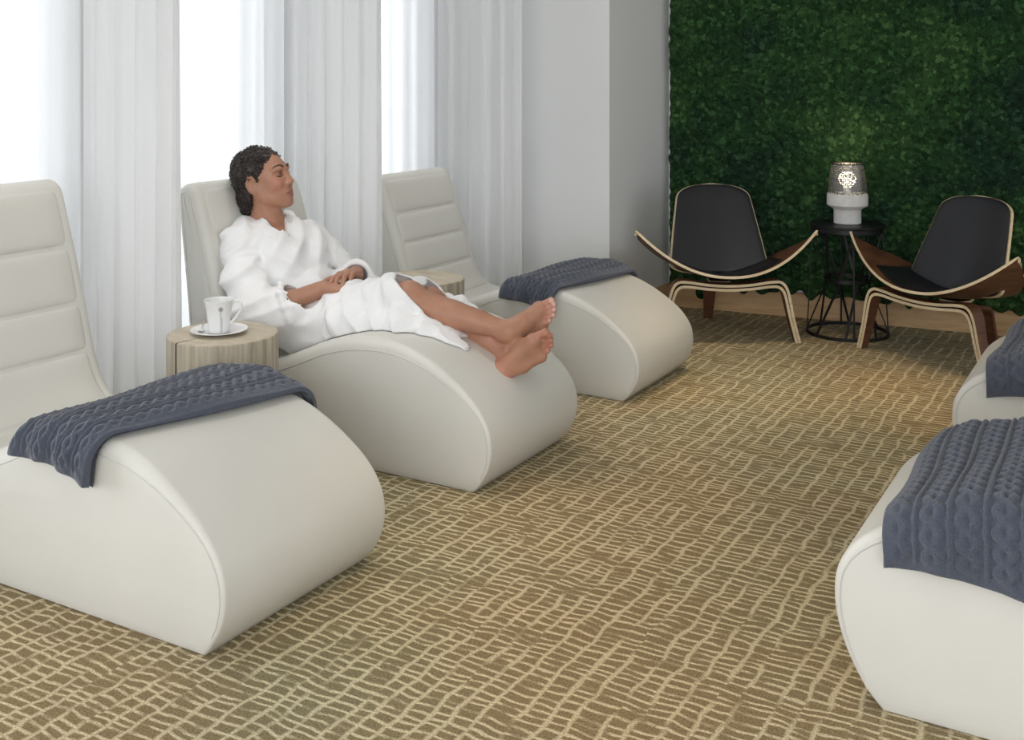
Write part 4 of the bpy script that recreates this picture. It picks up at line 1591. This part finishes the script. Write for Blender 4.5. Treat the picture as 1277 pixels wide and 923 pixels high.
# skirt over the thighs, falling to the seat on both sides
R_.chain([HIR, KNR + A3(-.02, 0, .004), KNR + (ANR - KNR) * .45], [.120, .084, .070], .04)
R_.chain([HIL, KNL + A3(-.02, 0, .004), KNL + (ANL - KNL) * .45], [.120, .082, .070], .05)
R_.chain([A3(-2.80, 3.20, .40), A3(-2.55, 3.17, .455), A3(-2.32, 3.20, .475), A3(-2.10, 3.27, .42)], [.085, .055, .038, .030], .05)
R_.chain([A3(-2.75, 3.50, .40), A3(-2.5, 3.53, .45), A3(-2.32, 3.55, .475), A3(-2.19, 3.56, .455)], [.07, .045, .03, .022], .05)
R_.cone(A3(-2.60, 3.25, .47), A3(-2.60, 3.42, .47), .085, .085, .05)
for c, dd, r0, r1 in ((cuffR - A3(0, 0, .006), dR, .069, .0185), (cuffL, dL, .052, .011)):
    e1_ = unit(np.cross(dd, uV))
    e2_ = np.cross(dd, e1_)
    R_.chain([c - dd * .012 + (e1_ * math.cos(a) + e2_ * math.sin(a)) * r0 for a in np.linspace(0, 2 * PI, 17)], [r1] * 17, .006)
# folds
X, Y, Z = np.meshgrid(*RB.ax, indexing='ij')
n1 = noise3(X, Y, Z, 14, 21)
n2 = noise3(X, Y, Z, 30, 22)
def ridge(a):
    return 1.25 - 2 * np.sqrt(np.sin(a) ** 2 + .05)
f_sk = ridge(X * 38 + Z * 16 + n1 * 2.4) * .0055 + ridge(X * 64 - Y * 25 + n2 * 2.0) * .0028
f_to = ridge((Y - 3.33) * 26 + X * 18 - Z * 16 + n1 * 2.8) * .0060 + ridge(Z * 44 + X * 30 + n2 * 1.6 + n1) * .0035
tR = (X - SHR[0]) * .5 - (Z - SHR[2]) * .8
f_sl = ridge(tR * 30 + Y * 14 + n1 * 2.2) * .0062 + ridge(tR * 56 - Y * 20 + n2 * 2) * .003
wsk = np.clip((X + 2.78) / .12, 0, 1)
wsl = np.clip((3.18 - Y) / .06, 0, 1) * (X < -2.6) + np.clip((Y - 3.52) / .05, 0, 1) * (X < -2.6)
wsl = np.clip(wsl, 0, 1)
fold = f_sk * wsk * (1 - wsl) + f_to * (1 - wsk) * (1 - wsl) + f_sl * wsl
RB.d -= (fold * 1.25 + .0022 * n2).astype(np.float32)
# waist tie hollow
def tie(X, Y, Z):
    u = (X - PEL[0]) * ut[0] + (Y - PEL[1]) * ut[1] + (Z - PEL[2]) * ut[2]
    return np.abs(u - .135)
u_ = (X - PEL[0]) * ut[0] + (Y - PEL[1]) * ut[1] + (Z - PEL[2]) * ut[2]
f_ = (X - PEL[0]) * ft[0] + (Y - PEL[1]) * ft[1] + (Z - PEL[2]) * ft[2]
l_ = (X - PEL[0]) * lt[0] + (Y - PEL[1]) * lt[1] + (Z - PEL[2]) * lt[2]
trunk = (np.abs(l_) < .17) & (X < -2.66)
RB.d += (.016 * np.exp(-((u_ - .150) / .022) ** 2) * trunk).astype(np.float32)
# neck opening: a V between the lapels and a round hole for the neck
RB.cone(tor(.035, 0, .96), hp(.005, 0, -.06), .048, .056, .004, 'sub')
TL = np.linalg.norm(NECK - PEL)
tv_ = (u_ / TL - .66) / .38
vee = np.maximum(np.maximum(l_ - np.minimum(-.046 + .125 * tv_, .056), -.054 - l_), np.maximum(-tv_ * .17, .0 - f_))
RB.d = np.maximum(RB.d, -vee.astype(np.float32))
RB.cone(NECK - ut * .05, hp(-.012, 0, -.05), .054, .068, .004, 'sub')
# keep clear of the lounger
poly = np.stack([FRONT - SHAPES[1].P[:, 0], SHAPES[1].P[:, 1]], 1)
def lounge_sdf(ax, az):
    gx, gz = np.meshgrid(ax, az, indexing='ij')
    p = np.stack([gx, gz], -1)
    best = np.full(gx.shape, 9.)
    ins = np.zeros(gx.shape, bool)
    for i in range(len(poly)):
        a, b = poly[i], poly[(i + 1) % len(poly)]
        v = b - a
        t = np.clip(((p - a) @ v) / (v @ v + 1e-12), 0, 1)
        q_ = a + t[..., None] * v
        best = np.minimum(best, np.hypot(*(np.moveaxis(p - q_, -1, 0))))
        cr = ((a[1] > gz) != (b[1] > gz)) & (gx < (b[0] - a[0]) * (gz - a[1]) / (b[1] - a[1] + 1e-12) + a[0])
        ins ^= cr
    return np.where(ins, -best, best)
ls = lounge_sdf(RB.ax[0], RB.ax[2])
# hems and cuffs
hn = unit(A3(.605, .10, .796))
hem = (X + 2.36) * hn[0] + (Y - 3.28) * hn[1] + (Z - .605) * hn[2] + .006 * np.sin(Y * 32 + X * 12)
core = RB.d + .011
RB.d = np.maximum(RB.d, np.where(X > -2.62, hem, -1).astype(np.float32))
legs = np.minimum(core, 9)
RB.d = np.maximum(RB.d, np.where((X > -2.52) & (hem > -.05) & (ls[:, None, :] > .035), -legs, -1).astype(np.float32))
for c, dd, a0_, rad in ((cuffR, dR, ELR, .062), (cuffL, dL, ELL, .046)):
    al = (X - c[0]) * dd[0] + (Y - c[1]) * dd[1] + (Z - c[2]) * dd[2]
    w2 = np.sqrt(np.maximum((X - c[0]) ** 2 + (Y - c[1]) ** 2 + (Z - c[2]) ** 2 - al ** 2, 0))
    own = w2 < .098
    RB.d = np.where(own & (al > -.005) & (al < .06) & (np.abs(Y - c[1]) < .09), np.maximum(RB.d, al * (1 if rad > .05 else 1)), RB.d).astype(np.float32) if rad < .05 else RB.d
    RB.cone(c - dd * .05, c + dd * .05, rad * .9, rad, .003, 'sub')
R_.chain([A3(-2.84, 3.235, .415), A3(-2.66, 3.235, .438), A3(-2.46, 3.255, .485)], [.090, .098, .086], .004)
# lapels and collar
la = [tor(-.075, 0, 1.10), tor(-.058, -.055, 1.10), tor(-.020, -.088, 1.07), tor(.040, -.088, .97), tor(.084, -.074, .86), tor(.108, -.060, .75), tor(.116, -.046, .65), tor(.112, -.018, .53)]
lb_ = [tor(-.075, 0, 1.10), tor(-.055, .060, 1.09), tor(-.005, .090, 1.04), tor(.050, .074, .95), tor(.087, .036, .85), tor(.106, -.008, .75), tor(.110, -.044, .66)]
lapel = Field((-3.24, 3.12, .56), (-2.80, 3.5, .90), .0042)
for sgn, ch_ in ((-1, la), (1, lb_)):
    cpt = catmull(ch_, 5)
    for i in range(len(cpt) - 1):
        for off in (0, .010, .020, .030):
            wd = off * min(1, .35 + i / 14)
            side = lt * sgn * wd - ut * wd * .35 - ft * wd * .12
            lapel.cone(cpt[i] + side, cpt[i + 1] + side, .0068, .0068, .006)
RB.d = np.maximum(RB.d, (.002 - ls)[:, None, :]).astype(np.float32)
RV, RF = RB.mesh()
RV = relax(RV, RF, 8, .5)
child('robe', RV, RF, M['terry'])
LV, LF = lapel.mesh()
LV = relax(LV, LF, 4, .5)
child('robe_collar', LV, LF, M['terry'])
q = MB()
ring_c = KNL_[2] + A3(.0, -.018, .004)
o = None
